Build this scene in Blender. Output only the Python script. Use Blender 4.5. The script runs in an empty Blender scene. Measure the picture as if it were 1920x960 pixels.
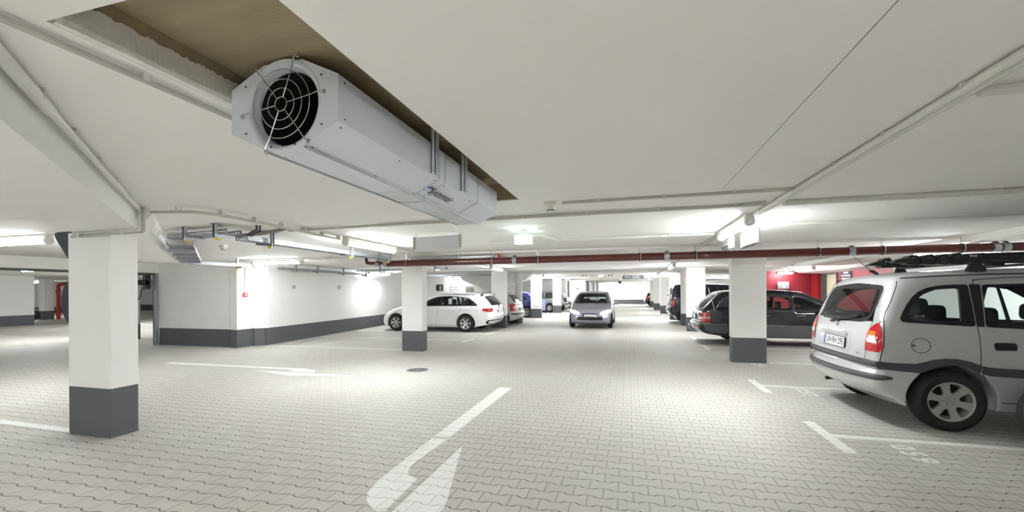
import bpy, bmesh, math, random
from math import sin, cos, pi, sqrt, atan2, radians
from mathutils import Vector, Matrix, geometry
random.seed(7)
sc = bpy.context.scene
C = sc.collection

# ------------------------------------------------------------ camera
cd = bpy.data.cameras.new('camera')
cam = bpy.data.objects.new('camera', cd)
C.objects.link(cam)
cd.sensor_width = 36.0
cd.lens = 796.0 / 1920.0 * 36.0
cd.shift_x = 0.0
cd.shift_y = (546.0 - 480.0) / 1920.0
cd.clip_start = 0.05
cd.clip_end = 200
YAW = math.atan(218.0 / 796.0)
cam.matrix_world = (Matrix.Translation((0, 0, 1.45)) @ Matrix.Rotation(YAW, 4, 'Z')
                    @ Matrix.Rotation(pi / 2, 4, 'X') @ Matrix.Rotation(-0.0060, 4, 'Z'))
sc.camera = cam

# ------------------------------------------------------------ world, exposure
w = bpy.data.worlds.new('world')
sc.world = w
w.use_nodes = True
w.node_tree.nodes['Background'].inputs[0].default_value = (0.9, 0.92, 1.0, 1)
w.node_tree.nodes['Background'].inputs[1].default_value = 0.0
sc.view_settings.view_transform = 'Standard'
sc.view_settings.look = 'None'
sc.view_settings.gamma = 1.0
sc.view_settings.use_curve_mapping = False
sc.view_settings.exposure = 2.72
try:
    sc.cycles.use_denoising = True
    sc.cycles.max_bounces = 10
    sc.cycles.diffuse_bounces = 6
    sc.cycles.glossy_bounces = 4
    sc.cycles.transparent_max_bounces = 12
    sc.cycles.caustics_reflective = False
    sc.cycles.caustics_refractive = False
    sc.cycles.sample_clamp_indirect = 8.0
except Exception:
    pass
TUBE = 26.0          # radiance of the fluorescent tubes
ZC = 2.28            # ceiling height


# ------------------------------------------------------------ materials
def srgb(r, g, b):
    f = lambda c: (c / 255 / 12.92) if c / 255 <= 0.04045 else ((c / 255 + 0.055) / 1.055) ** 2.4
    return (f(r), f(g), f(b), 1)


class NT:
    def __init__(s, mat):
        s.t = mat.node_tree
        s.n = s.t.nodes
        s.l = s.t.links

    def new(s, typ, **kw):
        n = s.n.new(typ)
        for k, v in kw.items():
            setattr(n, k, v)
        return n

    def put(s, sock, v):
        if hasattr(v, 'links') or hasattr(v, 'is_linked'):
            s.l.new(v, sock)
        else:
            sock.default_value = v

    def math(s, op, a, b=0.0, c=0.0, clamp=False):
        n = s.new('ShaderNodeMath', operation=op, use_clamp=clamp)
        s.put(n.inputs[0], a)
        s.put(n.inputs[1], b)
        s.put(n.inputs[2], c)
        return n.outputs[0]

    def mix(s, f, a, b):
        n = s.new('ShaderNodeMix', data_type='RGBA')
        s.put(n.inputs[0], f)
        s.put(n.inputs[6], a)
        s.put(n.inputs[7], b)
        return n.outputs[2]

    def smooth(s, x, a, b):
        n = s.new('ShaderNodeMapRange', interpolation_type='SMOOTHSTEP')
        s.put(n.inputs[0], x)
        n.inputs[1].default_value = a
        n.inputs[2].default_value = b
        return n.outputs[0]


MATS = {}


def mat(name, col, rough=0.5, metal=0.0, var=0.06, scale=6.0, bump=0.0, bscale=40.0, coat=0.0, emit=0.0,
        spec=0.5, alpha=None, stretch=None):
    if name in MATS:
        return MATS[name]
    m = bpy.data.materials.new(name)
    m.use_nodes = True
    t = NT(m)
    p = t.n['Principled BSDF']
    p.inputs['Roughness'].default_value = rough
    p.inputs['Metallic'].default_value = metal
    p.inputs['Specular IOR Level'].default_value = spec
    p.inputs['Coat Weight'].default_value = coat
    p.inputs['Coat Roughness'].default_value = 0.06
    tc = t.new('ShaderNodeTexCoord')
    mp = t.new('ShaderNodeMapping')
    t.l.new(tc.outputs['Object'], mp.inputs[0])
    if stretch:
        mp.inputs['Scale'].default_value = stretch
    nz = t.new('ShaderNodeTexNoise')
    nz.inputs['Scale'].default_value = scale
    nz.inputs['Detail'].default_value = 5
    t.l.new(mp.outputs[0], nz.inputs[0])
    c2 = tuple(max(0, c * (1 - var)) for c in col[:3]) + (1,)
    c1 = tuple(min(1, c * (1 + var)) for c in col[:3]) + (1,)
    cm = t.mix(nz.outputs[0], c1, c2)
    t.l.new(cm, p.inputs['Base Color'])
    if bump > 0:
        nb = t.new('ShaderNodeTexNoise')
        nb.inputs['Scale'].default_value = bscale
        nb.inputs['Detail'].default_value = 4
        t.l.new(mp.outputs[0], nb.inputs[0])
        bp = t.new('ShaderNodeBump')
        bp.inputs['Strength'].default_value = bump
        bp.inputs['Distance'].default_value = 0.01
        t.l.new(nb.outputs[0], bp.inputs['Height'])
        t.l.new(bp.outputs[0], p.inputs['Normal'])
    if emit > 0:
        p.inputs['Emission Color'].default_value = col
        p.inputs['Emission Strength'].default_value = emit
    if alpha is not None:
        p.inputs['Alpha'].default_value = alpha
    MATS[name] = m
    return m


def glass_mat(name, tint, transp, rough=0.02):
    """thin tinted window glass: part see-through, part glossy"""
    m = bpy.data.materials.new(name)
    m.use_nodes = True
    t = NT(m)
    t.n.remove(t.n['Principled BSDF'])
    out = t.n['Material Output']
    tr = t.new('ShaderNodeBsdfTransparent')
    tr.inputs[0].default_value = tint
    gl = t.new('ShaderNodeBsdfGlossy')
    gl.inputs['Roughness'].default_value = rough
    gl.inputs[0].default_value = (0.9, 0.95, 0.95, 1)
    df = t.new('ShaderNodeBsdfDiffuse')
    df.inputs[0].default_value = (0.02, 0.025, 0.025, 1)
    mx0 = t.new('ShaderNodeMixShader')
    mx0.inputs[0].default_value = 1 - transp
    t.l.new(tr.outputs[0], mx0.inputs[1])
    t.l.new(df.outputs[0], mx0.inputs[2])
    fr = t.new('ShaderNodeFresnel')
    fr.inputs[0].default_value = 1.45
    nz = t.new('ShaderNodeTexNoise')
    nz.inputs['Scale'].default_value = 3
    f2 = t.math('MULTIPLY', fr.outputs[0], t.math('MULTIPLY_ADD', nz.outputs[0], 0.2, 0.9))
    mx = t.new('ShaderNodeMixShader')
    t.l.new(f2, mx.inputs[0])
    t.l.new(mx0.outputs[0], mx.inputs[1])
    t.l.new(gl.outputs[0], mx.inputs[2])
    t.l.new(mx.outputs[0], out.inputs[0])
    MATS[name] = m
    return m


def emit_mat(name, col, strength):
    m = bpy.data.materials.new(name)
    m.use_nodes = True
    t = NT(m)
    t.n.remove(t.n['Principled BSDF'])
    e = t.new('ShaderNodeEmission')
    nz = t.new('ShaderNodeTexNoise')
    nz.inputs['Scale'].default_value = 2
    t.l.new(t.mix(nz.outputs[0], col, tuple(c * 0.97 for c in col[:3]) + (1,)), e.inputs[0])
    e.inputs[1].default_value = strength
    t.l.new(e.outputs[0], t.n['Material Output'].inputs[0])
    MATS[name] = m
    return m


PX, PY, PA = 0.2075, 0.1305, 0.0105     # paver length, row pitch, wave height


def paver_nodes(t):
    """joint mask (1 in the joint) and brick id for double-T interlocking pavers laid in running bond"""
    tc = t.new('ShaderNodeTexCoord')
    sp = t.new('ShaderNodeSeparateXYZ')
    t.l.new(tc.outputs['Object'], sp.inputs[0])
    x, y = sp.outputs[0], sp.outputs[1]
    xs = t.math('DIVIDE', t.math('SUBTRACT', x, 0.026), PX)
    ys = t.math('DIVIDE', t.math('SUBTRACT', y, 3.03), PY)
    k = t.math('FLOOR', t.math('ADD', ys, 0.5))
    par = t.math('MODULO', t.math('ABSOLUTE', k), 2.0)
    sgn = t.math('MULTIPLY_ADD', par, 2.0, -1.0)
    cs = t.math('COSINE', t.math('MULTIPLY', xs, 2 * pi))
    tz = t.math('MINIMUM', t.math('MAXIMUM', t.math('MULTIPLY', cs, 2.2), -1.0), 1.0)
    bound = t.math('MULTIPLY_ADD', t.math('MULTIPLY', sgn, tz), PA / PY, k)
    dy = t.math('SUBTRACT', ys, bound)
    d1 = t.math('MULTIPLY', t.math('ABSOLUTE', dy), PY)
    below = t.math('LESS_THAN', dy, 0.0)
    r = t.math('SUBTRACT', k, below)
    rp = t.math('MODULO', t.math('ABSOLUTE', r), 2.0)
    xo = t.math('SUBTRACT', xs, t.math('MULTIPLY', rp, 0.5))
    d2 = t.math('MULTIPLY', t.math('ABSOLUTE', t.math('SUBTRACT', t.math('FRACT', t.math('ADD', xo, 0.5)), 0.5)), PX)
    jog = t.math('LESS_THAN', t.math('ABSOLUTE', tz), 0.98)
    nz = t.new('ShaderNodeTexNoise')
    nz.inputs['Scale'].default_value = 14
    t.l.new(tc.outputs['Object'], nz.inputs[0])
    wid = t.math('MULTIPLY_ADD', jog, 0.0026, t.math('MULTIPLY_ADD', nz.outputs[0], 0.0026, 0.0004))
    d = t.math('MINIMUM', t.math('SUBTRACT', d1, wid), t.math('SUBTRACT', d2, t.math('MULTIPLY', nz.outputs[0], 0.0016)))
    joint = t.math('SUBTRACT', 1.0, t.smooth(d, -0.0004, 0.0016))
    soft = t.math('SUBTRACT', 1.0, t.smooth(d, 0.0, 0.008))
    wn = t.new('ShaderNodeTexWhiteNoise', noise_dimensions='2D')
    cb = t.new('ShaderNodeCombineXYZ')
    t.l.new(t.math('FLOOR', t.math('ADD', xo, 0.0)), cb.inputs[0])
    t.l.new(r, cb.inputs[1])
    t.l.new(cb.outputs[0], wn.inputs[0])
    return tc, joint, soft, wn.outputs[0]


def floor_mat(name, paint):
    m = bpy.data.materials.new(name)
    m.use_nodes = True
    t = NT(m)
    p = t.n['Principled BSDF']
    tc, joint, soft, rnd = paver_nodes(t)
    n1 = t.new('ShaderNodeTexNoise')
    n1.inputs['Scale'].default_value = 0.55
    n1.inputs['Detail'].default_value = 4
    t.l.new(tc.outputs['Object'], n1.inputs[0])
    n2 = t.new('ShaderNodeTexNoise')
    n2.inputs['Scale'].default_value = 90
    n2.inputs['Detail'].default_value = 3
    t.l.new(tc.outputs['Object'], n2.inputs[0])
    if paint:
        n3 = t.new('ShaderNodeTexNoise')
        n3.inputs['Scale'].default_value = 9
        n3.inputs['Detail'].default_value = 6
        t.l.new(tc.outputs['Object'], n3.inputs[0])
        base = t.mix(t.smooth(n3.outputs[0], 0.62, 0.80), (0.80, 0.80, 0.78, 1), (0.60, 0.59, 0.56, 1))
        jc = (0.42, 0.41, 0.38, 1)
        t.l.new(t.mix(joint, base, jc), p.inputs['Base Color'])
    else:
        base = t.mix(t.smooth(n1.outputs[0], 0.35, 0.68), (0.495, 0.472, 0.425, 1), (0.530, 0.518, 0.492, 1))
        base = t.mix(t.math('MULTIPLY', rnd, 0.30), base, (0.37, 0.357, 0.325, 1))
        base = t.mix(t.math('MULTIPLY', n2.outputs[0], 0.35), base, (0.60, 0.59, 0.56, 1))
        base = t.mix(t.math('MULTIPLY', soft, 0.18), base, (0.20, 0.19, 0.17, 1))
        t.l.new(t.mix(t.math('MULTIPLY', joint, 0.92), base, (0.045, 0.042, 0.036, 1)), p.inputs['Base Color'])
    p.inputs['Roughness'].default_value = 0.62
    p.inputs['Specular IOR Level'].default_value = 0.35
    hgt = t.math('ADD', t.math('MULTIPLY', soft, -1.0), t.math('MULTIPLY', n2.outputs[0], 0.12))
    bp = t.new('ShaderNodeBump')
    bp.inputs['Strength'].default_value = 0.5
    bp.inputs['Distance'].default_value = 0.004
    t.l.new(hgt, bp.inputs['Height'])
    t.l.new(bp.outputs[0], p.inputs['Normal'])
    MATS[name] = m
    return m


def block_wall_mat(name, c):
    """painted blockwork: faint joints"""
    m = bpy.data.materials.new(name)
    m.use_nodes = True
    t = NT(m)
    p = t.n['Principled BSDF']
    tc = t.new('ShaderNodeTexCoord')
    mp = t.new('ShaderNodeMapping')
    mp.inputs['Rotation'].default_value = (pi / 2, 0, 0)
    t.l.new(tc.outputs['Object'], mp.inputs[0])
    br = t.new('ShaderNodeTexBrick')
    br.inputs['Scale'].default_value = 1.0
    br.inputs['Brick Width'].default_value = 0.5
    br.inputs['Row Height'].default_value = 0.25
    br.inputs['Mortar Size'].default_value = 0.004
    br.inputs['Color1'].default_value = c
    br.inputs['Color2'].default_value = tuple(x * 0.985 for x in c[:3]) + (1,)
    br.inputs['Mortar'].default_value = tuple(x * 0.9 for x in c[:3]) + (1,)
    t.l.new(mp.outputs[0], br.inputs[0])
    t.l.new(br.outputs[0], p.inputs['Base Color'])
    bp = t.new('ShaderNodeBump')
    bp.inputs['Strength'].default_value = 0.35
    bp.inputs['Distance'].default_value = 0.004
    bp.invert = True
    t.l.new(br.outputs['Fac'], bp.inputs['Height'])
    t.l.new(bp.outputs[0], p.inputs['Normal'])
    p.inputs['Roughness'].default_value = 0.65
    MATS[name] = m
    return m


floor_mat('pavers', False)
floor_mat('road_paint', True)
WHITE = (0.86, 0.855, 0.84, 1)
GREY = (0.098, 0.103, 0.110, 1)
mat('ceiling_paint', (0.87, 0.86, 0.835, 1), 0.8, var=0.03, scale=1.3, bump=0.10, bscale=18)
mat('joint_grey', (0.16, 0.155, 0.145, 1), 0.8)
mat('joint_pale', (0.42, 0.41, 0.38, 1), 0.8)
mat('wall_paint', WHITE, 0.7, var=0.02, scale=2, bump=0.08, bscale=30)
block_wall_mat('block_white', WHITE)
block_wall_mat('block_grey', GREY)
mat('band_grey', GREY, 0.55, var=0.10, scale=4, bump=0.12, bscale=35)
mat('raw_concrete', (0.36, 0.295, 0.185, 1), 0.85, var=0.22, scale=3, bump=0.3, bscale=25, stretch=(0.6, 4, 1))
mat('ragged_plaster', (0.80, 0.79, 0.755, 1), 0.9, var=0.12, scale=26, bump=0.35, bscale=60)
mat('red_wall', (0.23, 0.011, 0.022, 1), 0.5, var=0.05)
mat('red_wall_lit', (0.33, 0.011, 0.014, 1), 0.5, var=0.05)  # lighter copy of the wall red: stronger light on the return put into colour
mat('pipe_red', (0.085, 0.010, 0.008, 1), 0.28, var=0.1, coat=0.4)
mat('pipe_red_bright', (0.42, 0.022, 0.020, 1), 0.35, var=0.1)
mat('galvanised', (0.40, 0.42, 0.445, 1), 0.38, 0.75, var=0.18, scale=22)
mat('steel', (0.62, 0.62, 0.62, 1), 0.25, 0.9, var=0.08, scale=30)
mat('conduit_grey', (0.50, 0.49, 0.45, 1), 0.5, var=0.05)
mat('conduit_white', (0.68, 0.67, 0.63, 1), 0.45, var=0.04)
mat('plastic_white', (0.78, 0.77, 0.72, 1), 0.4, var=0.03)
mat('lamp_housing', (0.66, 0.655, 0.60, 1), 0.45, var=0.03)
mat('plastic_black', (0.016, 0.016, 0.017, 1), 0.42, var=0.2, scale=30, bump=0.15, bscale=300)
mat('black_gloss', (0.008, 0.008, 0.010, 1), 0.12, var=0.1, coat=0.6)
mat('black_matt', (0.006, 0.006, 0.006, 1), 0.8, var=0.2)
mat('yellow_cap', (0.75, 0.62, 0.02, 1), 0.45, var=0.05)
mat('cable_black', (0.02, 0.02, 0.022, 1), 0.5)
mat('cable_grey', (0.30, 0.29, 0.27, 1), 0.5)
mat('cable_orange', (0.55, 0.10, 0.02, 1), 0.45)
mat('fan_sheet', (0.72, 0.76, 0.83, 1), 0.42, 0.0, var=0.03, scale=5)
mat('fan_zinc', (0.60, 0.63, 0.66, 1), 0.30, 0.75, var=0.20, scale=9)
mat('sign_back', (0.035, 0.042, 0.055, 1), 0.45, var=0.08)
mat('sign_red', (0.55, 0.02, 0.03, 1), 0.4)
mat('sign_grey', (0.20, 0.205, 0.215, 1), 0.5)
mat('sign_face', (0.80, 0.81, 0.83, 1), 0.4, var=0.02)
mat('panel_grey', (0.78, 0.795, 0.83, 1), 0.45, var=0.03)
mat('ink', (0.03, 0.03, 0.035, 1), 0.6)
mat('ink_grey', (0.16, 0.16, 0.17, 1), 0.6)
mat('logo_blue', (0.09, 0.10, 0.35, 1), 0.45)
mat('logo_pale', (0.45, 0.46, 0.58, 1), 0.45)
mat('call_red', (0.58, 0.06, 0.04, 1), 0.4)
mat('door_lit_cream', (0.78, 0.74, 0.56, 1), 0.5, var=0.03)  # cream tone stands in for light from the open doorway
mat('door_frame', (0.10, 0.095, 0.085, 1), 0.5)
mat('notice_blue', (0.02, 0.03, 0.10, 1), 0.4)
emit_mat('tube_light', (0.955, 0.985, 1.0, 1), TUBE)
emit_mat('tube_light_mid', (0.955, 0.985, 1.0, 1), TUBE * 0.88)
emit_mat('tube_light_soft', (0.955, 0.985, 1.0, 1), TUBE * 0.55)
emit_mat('exit_light', (0.72, 1.0, 0.93, 1), 3.2)
emit_mat('signbox_light', (0.97, 0.97, 1.0, 1), 1.6)
emit_mat('headlight_light', (0.95, 0.95, 1.0, 1), 14.0)


# ------------------------------------------------------------ geometry helpers
class MB:
    def __init__(s):
        s.v, s.f, s.m, s.mats = [], [], [], []

    def mi(s, name):
        if name not in s.mats:
            s.mats.append(name)
        return s.mats.index(name)

    def add(s, verts, faces, m):
        o = len(s.v)
        k = s.mi(m)
        s.v += [tuple(v) for v in verts]
        for f in faces:
            s.f.append([i + o for i in f])
            s.m.append(k)

    def box(s, a, b, m, rot=0.0, piv=None, top=None):
        x0, y0, z0 = a
        x1, y1, z1 = b
        vs = [(x0, y0, z0), (x1, y0, z0), (x1, y1, z0), (x0, y1, z0), (x0, y0, z1), (x1, y0, z1), (x1, y1, z1), (x0, y1, z1)]
        if rot:
            px, py = piv if piv else ((x0 + x1) / 2, (y0 + y1) / 2)
            c, q = cos(rot), sin(rot)
            vs = [(px + c * (x - px) - q * (y - py), py + q * (x - px) + c * (y - py), z) for x, y, z in vs]
        s.add(vs, [(3, 2, 1, 0), (4, 5, 6, 7), (0, 1, 5, 4), (1, 2, 6, 5), (2, 3, 7, 6), (3, 0, 4, 7)], m)

    def prism(s, poly, axis, a, b, m):
        """poly of 2D points extruded along axis ('x','y','z') from a to b"""
        def P(u, v, t):
            return {'x': (t, u, v), 'y': (u, t, v), 'z': (u, v, t)}[axis]
        n = len(poly)
        ar = sum(poly[i][0] * poly[(i + 1) % n][1] - poly[(i + 1) % n][0] * poly[i][1] for i in range(n))
        if ar < 0:
            poly = poly[::-1]
        vs = [P(u, v, a) for u, v in poly] + [P(u, v, b) for u, v in poly]
        flip = (axis == 'y') != (b < a)
        fs = [list(range(n))[::-1], list(range(n, 2 * n))] + [[i, (i + 1) % n, n + (i + 1) % n, n + i] for i in range(n)]
        if flip:
            fs = [f[::-1] for f in fs]
        s.add(vs, fs, m)

    def cyl(s, p, q, r, m, n=16, r2=None, caps=True):
        p, q = Vector(p), Vector(q)
        d = (q - p).normalized()
        u = d.orthogonal().normalized()
        v = d.cross(u)
        r2 = r if r2 is None else r2
        vs = [p + (u * cos(2 * pi * i / n) + v * sin(2 * pi * i / n)) * r for i in range(n)]
        vs += [q + (u * cos(2 * pi * i / n) + v * sin(2 * pi * i / n)) * r2 for i in range(n)]
        fs = [[i, (i + 1) % n, n + (i + 1) % n, n + i] for i in range(n)]
        if caps:
            fs += [list(range(n))[::-1], list(range(n, 2 * n))]
        s.add(vs, fs, m)

    def tube(s, pts, r, m, n=10, caps=True):
        pts = [Vector(p) for p in pts]
        rings = []
        u = None
        for i, p in enumerate(pts):
            a = pts[max(i - 1, 0)]
            b = pts[min(i + 1, len(pts) - 1)]
            d = (b - a).normalized()
            if u is None:
                u = d.orthogonal().normalized()
            u = (u - d * u.dot(d)).normalized()
            v = d.cross(u)
            k = 1.0
            if 0 < i < len(pts) - 1:
                c = (p - a).normalized().dot((b - p).normalized())
                k = 1 / max(0.6, sqrt((1 + c) / 2))
            rings.append([p + (u * cos(2 * pi * j / n) + v * sin(2 * pi * j / n)) * r * k for j in range(n)])
        vs = [q for ring in rings for q in ring]
        fs = []
        for i in range(len(rings) - 1):
            for j in range(n):
                fs.append([i * n + j, i * n + (j + 1) % n, (i + 1) * n + (j + 1) % n, (i + 1) * n + j])
        if caps:
            fs += [list(range(n))[::-1], list(range((len(rings) - 1) * n, len(rings) * n))]
        s.add(vs, fs, m)

    def lathe(s, prof, c, axis, m, n=32):
        """prof: list of (radius, t along axis); closed if the ends meet the axis"""
        c = Vector(c)
        d = Vector(axis).normalized()
        u = d.orthogonal().normalized()
        v = d.cross(u)
        vs = [c + d * t + (u * cos(2 * pi * j / n) + v * sin(2 * pi * j / n)) * r for r, t in prof for j in range(n)]
        fs = []
        for i in range(len(prof) - 1):
            for j in range(n):
                fs.append([i * n + j, i * n + (j + 1) % n, (i + 1) * n + (j + 1) % n, (i + 1) * n + j])
        s.add(vs, fs, m)

    def torus(s, c, axis, R, r, m, n=36, k=8):
        prof = [(R + r * cos(2 * pi * i / k), r * sin(2 * pi * i / k)) for i in range(k + 1)]
        s.lathe(prof, c, axis, m, n)

    def sphere(s, c, r, m, n=14, k=8, sz=1.0):
        c = Vector(c)
        prof = [(max(1e-4, r * sin(pi * i / k)), -r * sz * cos(pi * i / k)) for i in range(k + 1)]
        s.lathe(prof, c, (0, 0, 1), m, n)

    def build(s, name, parent=None, smooth=None, bevel=0.0, seg=2):
        me = bpy.data.meshes.new(name)
        me.from_pydata(s.v, [], s.f)
        for k in s.mats:
            me.materials.append(MATS[k])
        for p, k in zip(me.polygons, s.m):
            p.material_index = k
        me.validate(clean_customdata=False)
        bm = bmesh.new()
        bm.from_mesh(me)
        bmesh.ops.remove_doubles(bm, verts=bm.verts, dist=1e-5)
        bmesh.ops.recalc_face_normals(bm, faces=bm.faces)
        if smooth is not None:
            for f in bm.faces:
                f.smooth = True
            for e in bm.edges:
                if len(e.link_faces) == 2 and e.calc_face_angle(0) > smooth:
                    e.smooth = False
        bm.to_mesh(me)
        bm.free()
        o = bpy.data.objects.new(name, me)
        C.objects.link(o)
        if parent is not None:
            o.parent = parent
        if bevel > 0:
            b = o.modifiers.new('bevel', 'BEVEL')
            b.width = bevel
            b.segments = seg
            b.limit_method = 'ANGLE'
            b.angle_limit = radians(40)
        return o


SM = radians(35)


def tag(o, label, cat, group=None, kind=None):
    o['label'] = label
    o['category'] = cat
    if group:
        o['group'] = group
    if kind:
        o['kind'] = kind
    return o


def struct(o):
    o['kind'] = 'structure'
    return o


def thing(name, label, cat, loc=(0, 0, 0), rz=0.0, group=None):
    o = bpy.data.objects.new(name, None)
    o.empty_display_size = 0.1
    C.objects.link(o)
    o.location = loc
    o.rotation_euler = (0, 0, rz)
    return tag(o, label, cat, group)


def copy_tree(o, parent=None):
    c = o.copy()
    C.objects.link(c)
    if parent is not None:
        c.parent = parent
    for ch in [x for x in bpy.data.objects if x.parent == o]:
        copy_tree(ch, c)
    return c


def text_mesh(name, txt, size, m, parent=None, depth=0.001, mtx=None, align='CENTER', bold=0.0, space=1.0):
    cu = bpy.data.curves.new(name, 'FONT')
    cu.body = txt
    cu.size = size
    cu.extrude = depth
    cu.offset = bold
    cu.align_x = align
    cu.space_character = space
    cu.align_y = 'CENTER'
    o = bpy.data.objects.new(name, cu)
    C.objects.link(o)
    dg = bpy.context.evaluated_depsgraph_get()
    me = bpy.data.meshes.new_from_object(o.evaluated_get(dg))
    bpy.data.objects.remove(o)
    bpy.data.curves.remove(cu)
    me.materials.clear()
    me.materials.append(MATS[m])
    if mtx is not None:
        me.transform(mtx)
    r = bpy.data.objects.new(name, me)
    C.objects.link(r)
    if parent is not None:
        r.parent = parent
    return r


def frame(right, up, pos):
    """matrix whose x is right, y is up"""
    r, u = Vector(right).normalized(), Vector(up).normalized()
    n = r.cross(u)
    return Matrix(((r.x, u.x, n.x, pos[0]), (r.y, u.y, n.y, pos[1]), (r.z, u.z, n.z, pos[2]), (0, 0, 0, 1)))

# ------------------------------------------------------------ the setting
mb = MB()
mb.box((-46, -8, -0.12), (9, 49, 0.0), 'pavers')
floor = struct(mb.build('floor'))

OX0, OX1, OY0, OY1 = -1.70, -0.95, 0.87, 3.73       # opening in the lowered ceiling


def slab_with_hole(mb, X0, X1, Y0, Y1, z0, z1, m):
    mb.box((X0, Y0, z0), (OX0, Y1, z1), m)
    mb.box((OX1, Y0, z0), (X1, Y1, z1), m)
    mb.box((OX0, Y0, z0), (OX1, OY0, z1), m)
    mb.box((OX0, OY1, z0), (OX1, Y1, z1), m)


mb = MB()
slab_with_hole(mb, -46, 9, -8, 49, 2.288, 2.432, 'ceiling_paint')
mb.box((-2.2, 0.5, 2.432), (-0.5, 4.2, 2.55), 'raw_concrete')
struct(mb.build('ceiling'))
mb = MB()
slab_with_hole(mb, -3.33, 0.75, -7.4, 3.84, 2.278, 2.2885, 'ceiling_paint')
struct(mb.build('trim_1'))
mb = MB()
mb.box((0.7501, -7.4, 2.2805), (0.7560, 3.84, 2.2885), 'joint_grey')
mb.box((-3.3345, -1.0, 2.2815), (-3.3301, 3.84, 2.2885), 'joint_pale')
mb.box((-3.33, 3.8401, 2.2815), (0.76, 3.845, 2.2885), 'joint_pale')
struct(mb.build('trim_9'))
# bare concrete lining and ragged plaster edge inside the opening
mb = MB()
g = 0.012
mb.box((OX0, OY0, 2.36), (OX0 + g, OY1, 2.4321), 'raw_concrete')
mb.box((OX1 - g, OY0, 2.285), (OX1, OY1, 2.4321), 'raw_concrete')
mb.box((OX0, OY1 - g, 2.285), (OX1, OY1, 2.4321), 'raw_concrete')
mb.box((OX0, OY0, 2.30), (OX1, OY0 + g, 2.4321), 'raw_concrete')
n = 320
vs, fs = [], []
for i in range(n + 1):
    y = OY0 + 0.015 + (OY1 - OY0 - 0.03) * i / n
    zt = 2.384 + random.uniform(-0.006, 0.006)
    vs += [(OX0 + 0.001, y, zt), (OX0 + 0.020, y, zt - 0.004), (OX0 + 0.026 + random.uniform(-.0008, .0008), y, 2.300),
           (OX0 + 0.022, y, 2.2800 + random.uniform(-.0006, .0006)), (OX0 + 0.001, y, 2.279)]
for i in range(n):
    for j in range(5):
        a, b = i * 5 + j, i * 5 + (j + 1) % 5
        fs.append([a, b, b + 5, a + 5])
fs += [[0, 1, 2, 3, 4], [n * 5 + q for q in (4, 3, 2, 1, 0)]]
mb.add(vs, fs, 'ragged_plaster')
struct(mb.build('trim_2'))
# shallow downstand strips of the ceiling across the aisle
mb = MB()
for ya, yb in ((8.5, 10.1), (15.4, 16.9), (21.7, 23.2), (27.4, 28.6), (32.6, 33.8), (38, 39.5)):
    mb.box((-12, ya, 2.255), (5.149, yb, 2.2885), 'ceiling_paint')
struct(mb.build('trim_3'))


def banded_wall(name, poly, z1=2.288, zb=0.475, mw='wall_paint', mg='band_grey', z0=0.0):
    """upright prism on a plan polygon with a dark grey painted base"""
    mb = MB()
    if zb > 0:
        mb.prism(poly, 'z', z0, zb, mg)
        mb.prism(poly, 'z', zb, z1, mw)
    else:
        mb.prism(poly, 'z', z0, z1, mw)
    return struct(mb.build(name))


def rect(x0, y0, x1, y1):
    return [(x0, y0), (x1, y0), (x1, y1), (x0, y1)]


banded_wall('wall_left', [(-9.63, 9.50), (-9.95, 13.0), (-10.34, 16.8), (-10.6, 21.2), (-10.95, 21.2), (-10.7, 16.8), (-10.3, 13.0), (-9.98, 9.50)])
banded_wall('wall_gate', rect(-12.78, 8.93, -10.15, 9.25), mw='block_white', mg='block_grey')
banded_wall('wall_corner', [(-10.18, 8.89), (-9.915, 8.84), (-9.90, 9.30), (-10.18, 9.32)])
banded_wall('wall_return', [(-9.90, 9.30), (-9.83, 9.31), (-9.63, 9.58), (-9.98, 9.60)])
banded_wall('wall_back', rect(-11, 21.0, -5.55, 21.3))
banded_wall('wall_far_left', rect(-12, 33.2, -4.65, 33.5))
banded_wall('wall_switch_room', rect(-4.62, 34.6, -3.35, 35.0))
banded_wall('wall_far', rect(-9, 47.2, 9, 47.5))
banded_wall('wall_right', rect(7.1, -7.7, 7.4, 14.15))
banded_wall('wall_right_far', rect(7.1, 19.2, 7.4, 47.2))
banded_wall('wall_near', rect(-45, -8, 9, -7.7))
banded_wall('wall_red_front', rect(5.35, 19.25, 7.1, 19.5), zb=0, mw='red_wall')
banded_wall('wall_red_return', rect(6.96, 18.72, 7.1, 19.25), zb=0, mw='red_wall_lit')
mb = MB()
mb.box((7.1, 14.15, 0), (7.4, 17.46, 2.288), 'red_wall')
mb.box((7.1, 18.62, 0), (7.4, 19.25, 2.288), 'red_wall')
mb.box((7.1, 17.46, 2.06), (7.4, 18.62, 2.288), 'red_wall')
struct(mb.build('wall_red'))
mb = MB()
for ya, yb in ((17.40, 17.47), (18.58, 18.66)):
    mb.box((7.06, ya, 0), (7.42, yb, 2.06), 'door_frame')
mb.box((7.06, 17.40, 2.0), (7.42, 18.66, 2.08), 'door_frame')
d = struct(mb.build('door_1', bevel=0.004))
mb = MB()
mb.box((7.22, 17.47, 0.005), (7.26, 18.58, 2.0), 'door_lit_cream')
mb.build('door_leaf', d, bevel=0.003)
mb = MB()
mb.cyl((7.22, 17.56, 1.05), (7.16, 17.56, 1.05), 0.012, 'steel')
mb.cyl((7.16, 17.555, 1.05), (7.16, 17.70, 1.05), 0.011, 'steel')
mb.build('door_handle', d, SM)
# bulkhead along the right wall
mb = MB()
mb.prism([(5.15, 2.288), (5.15, 2.185), (6.40, 2.185), (6.50, 2.10), (7.1, 2.05), (7.1, 2.288)], 'y', -7.7, 19.2, 'ceiling_paint')
struct(mb.build('trim_4'))
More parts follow.
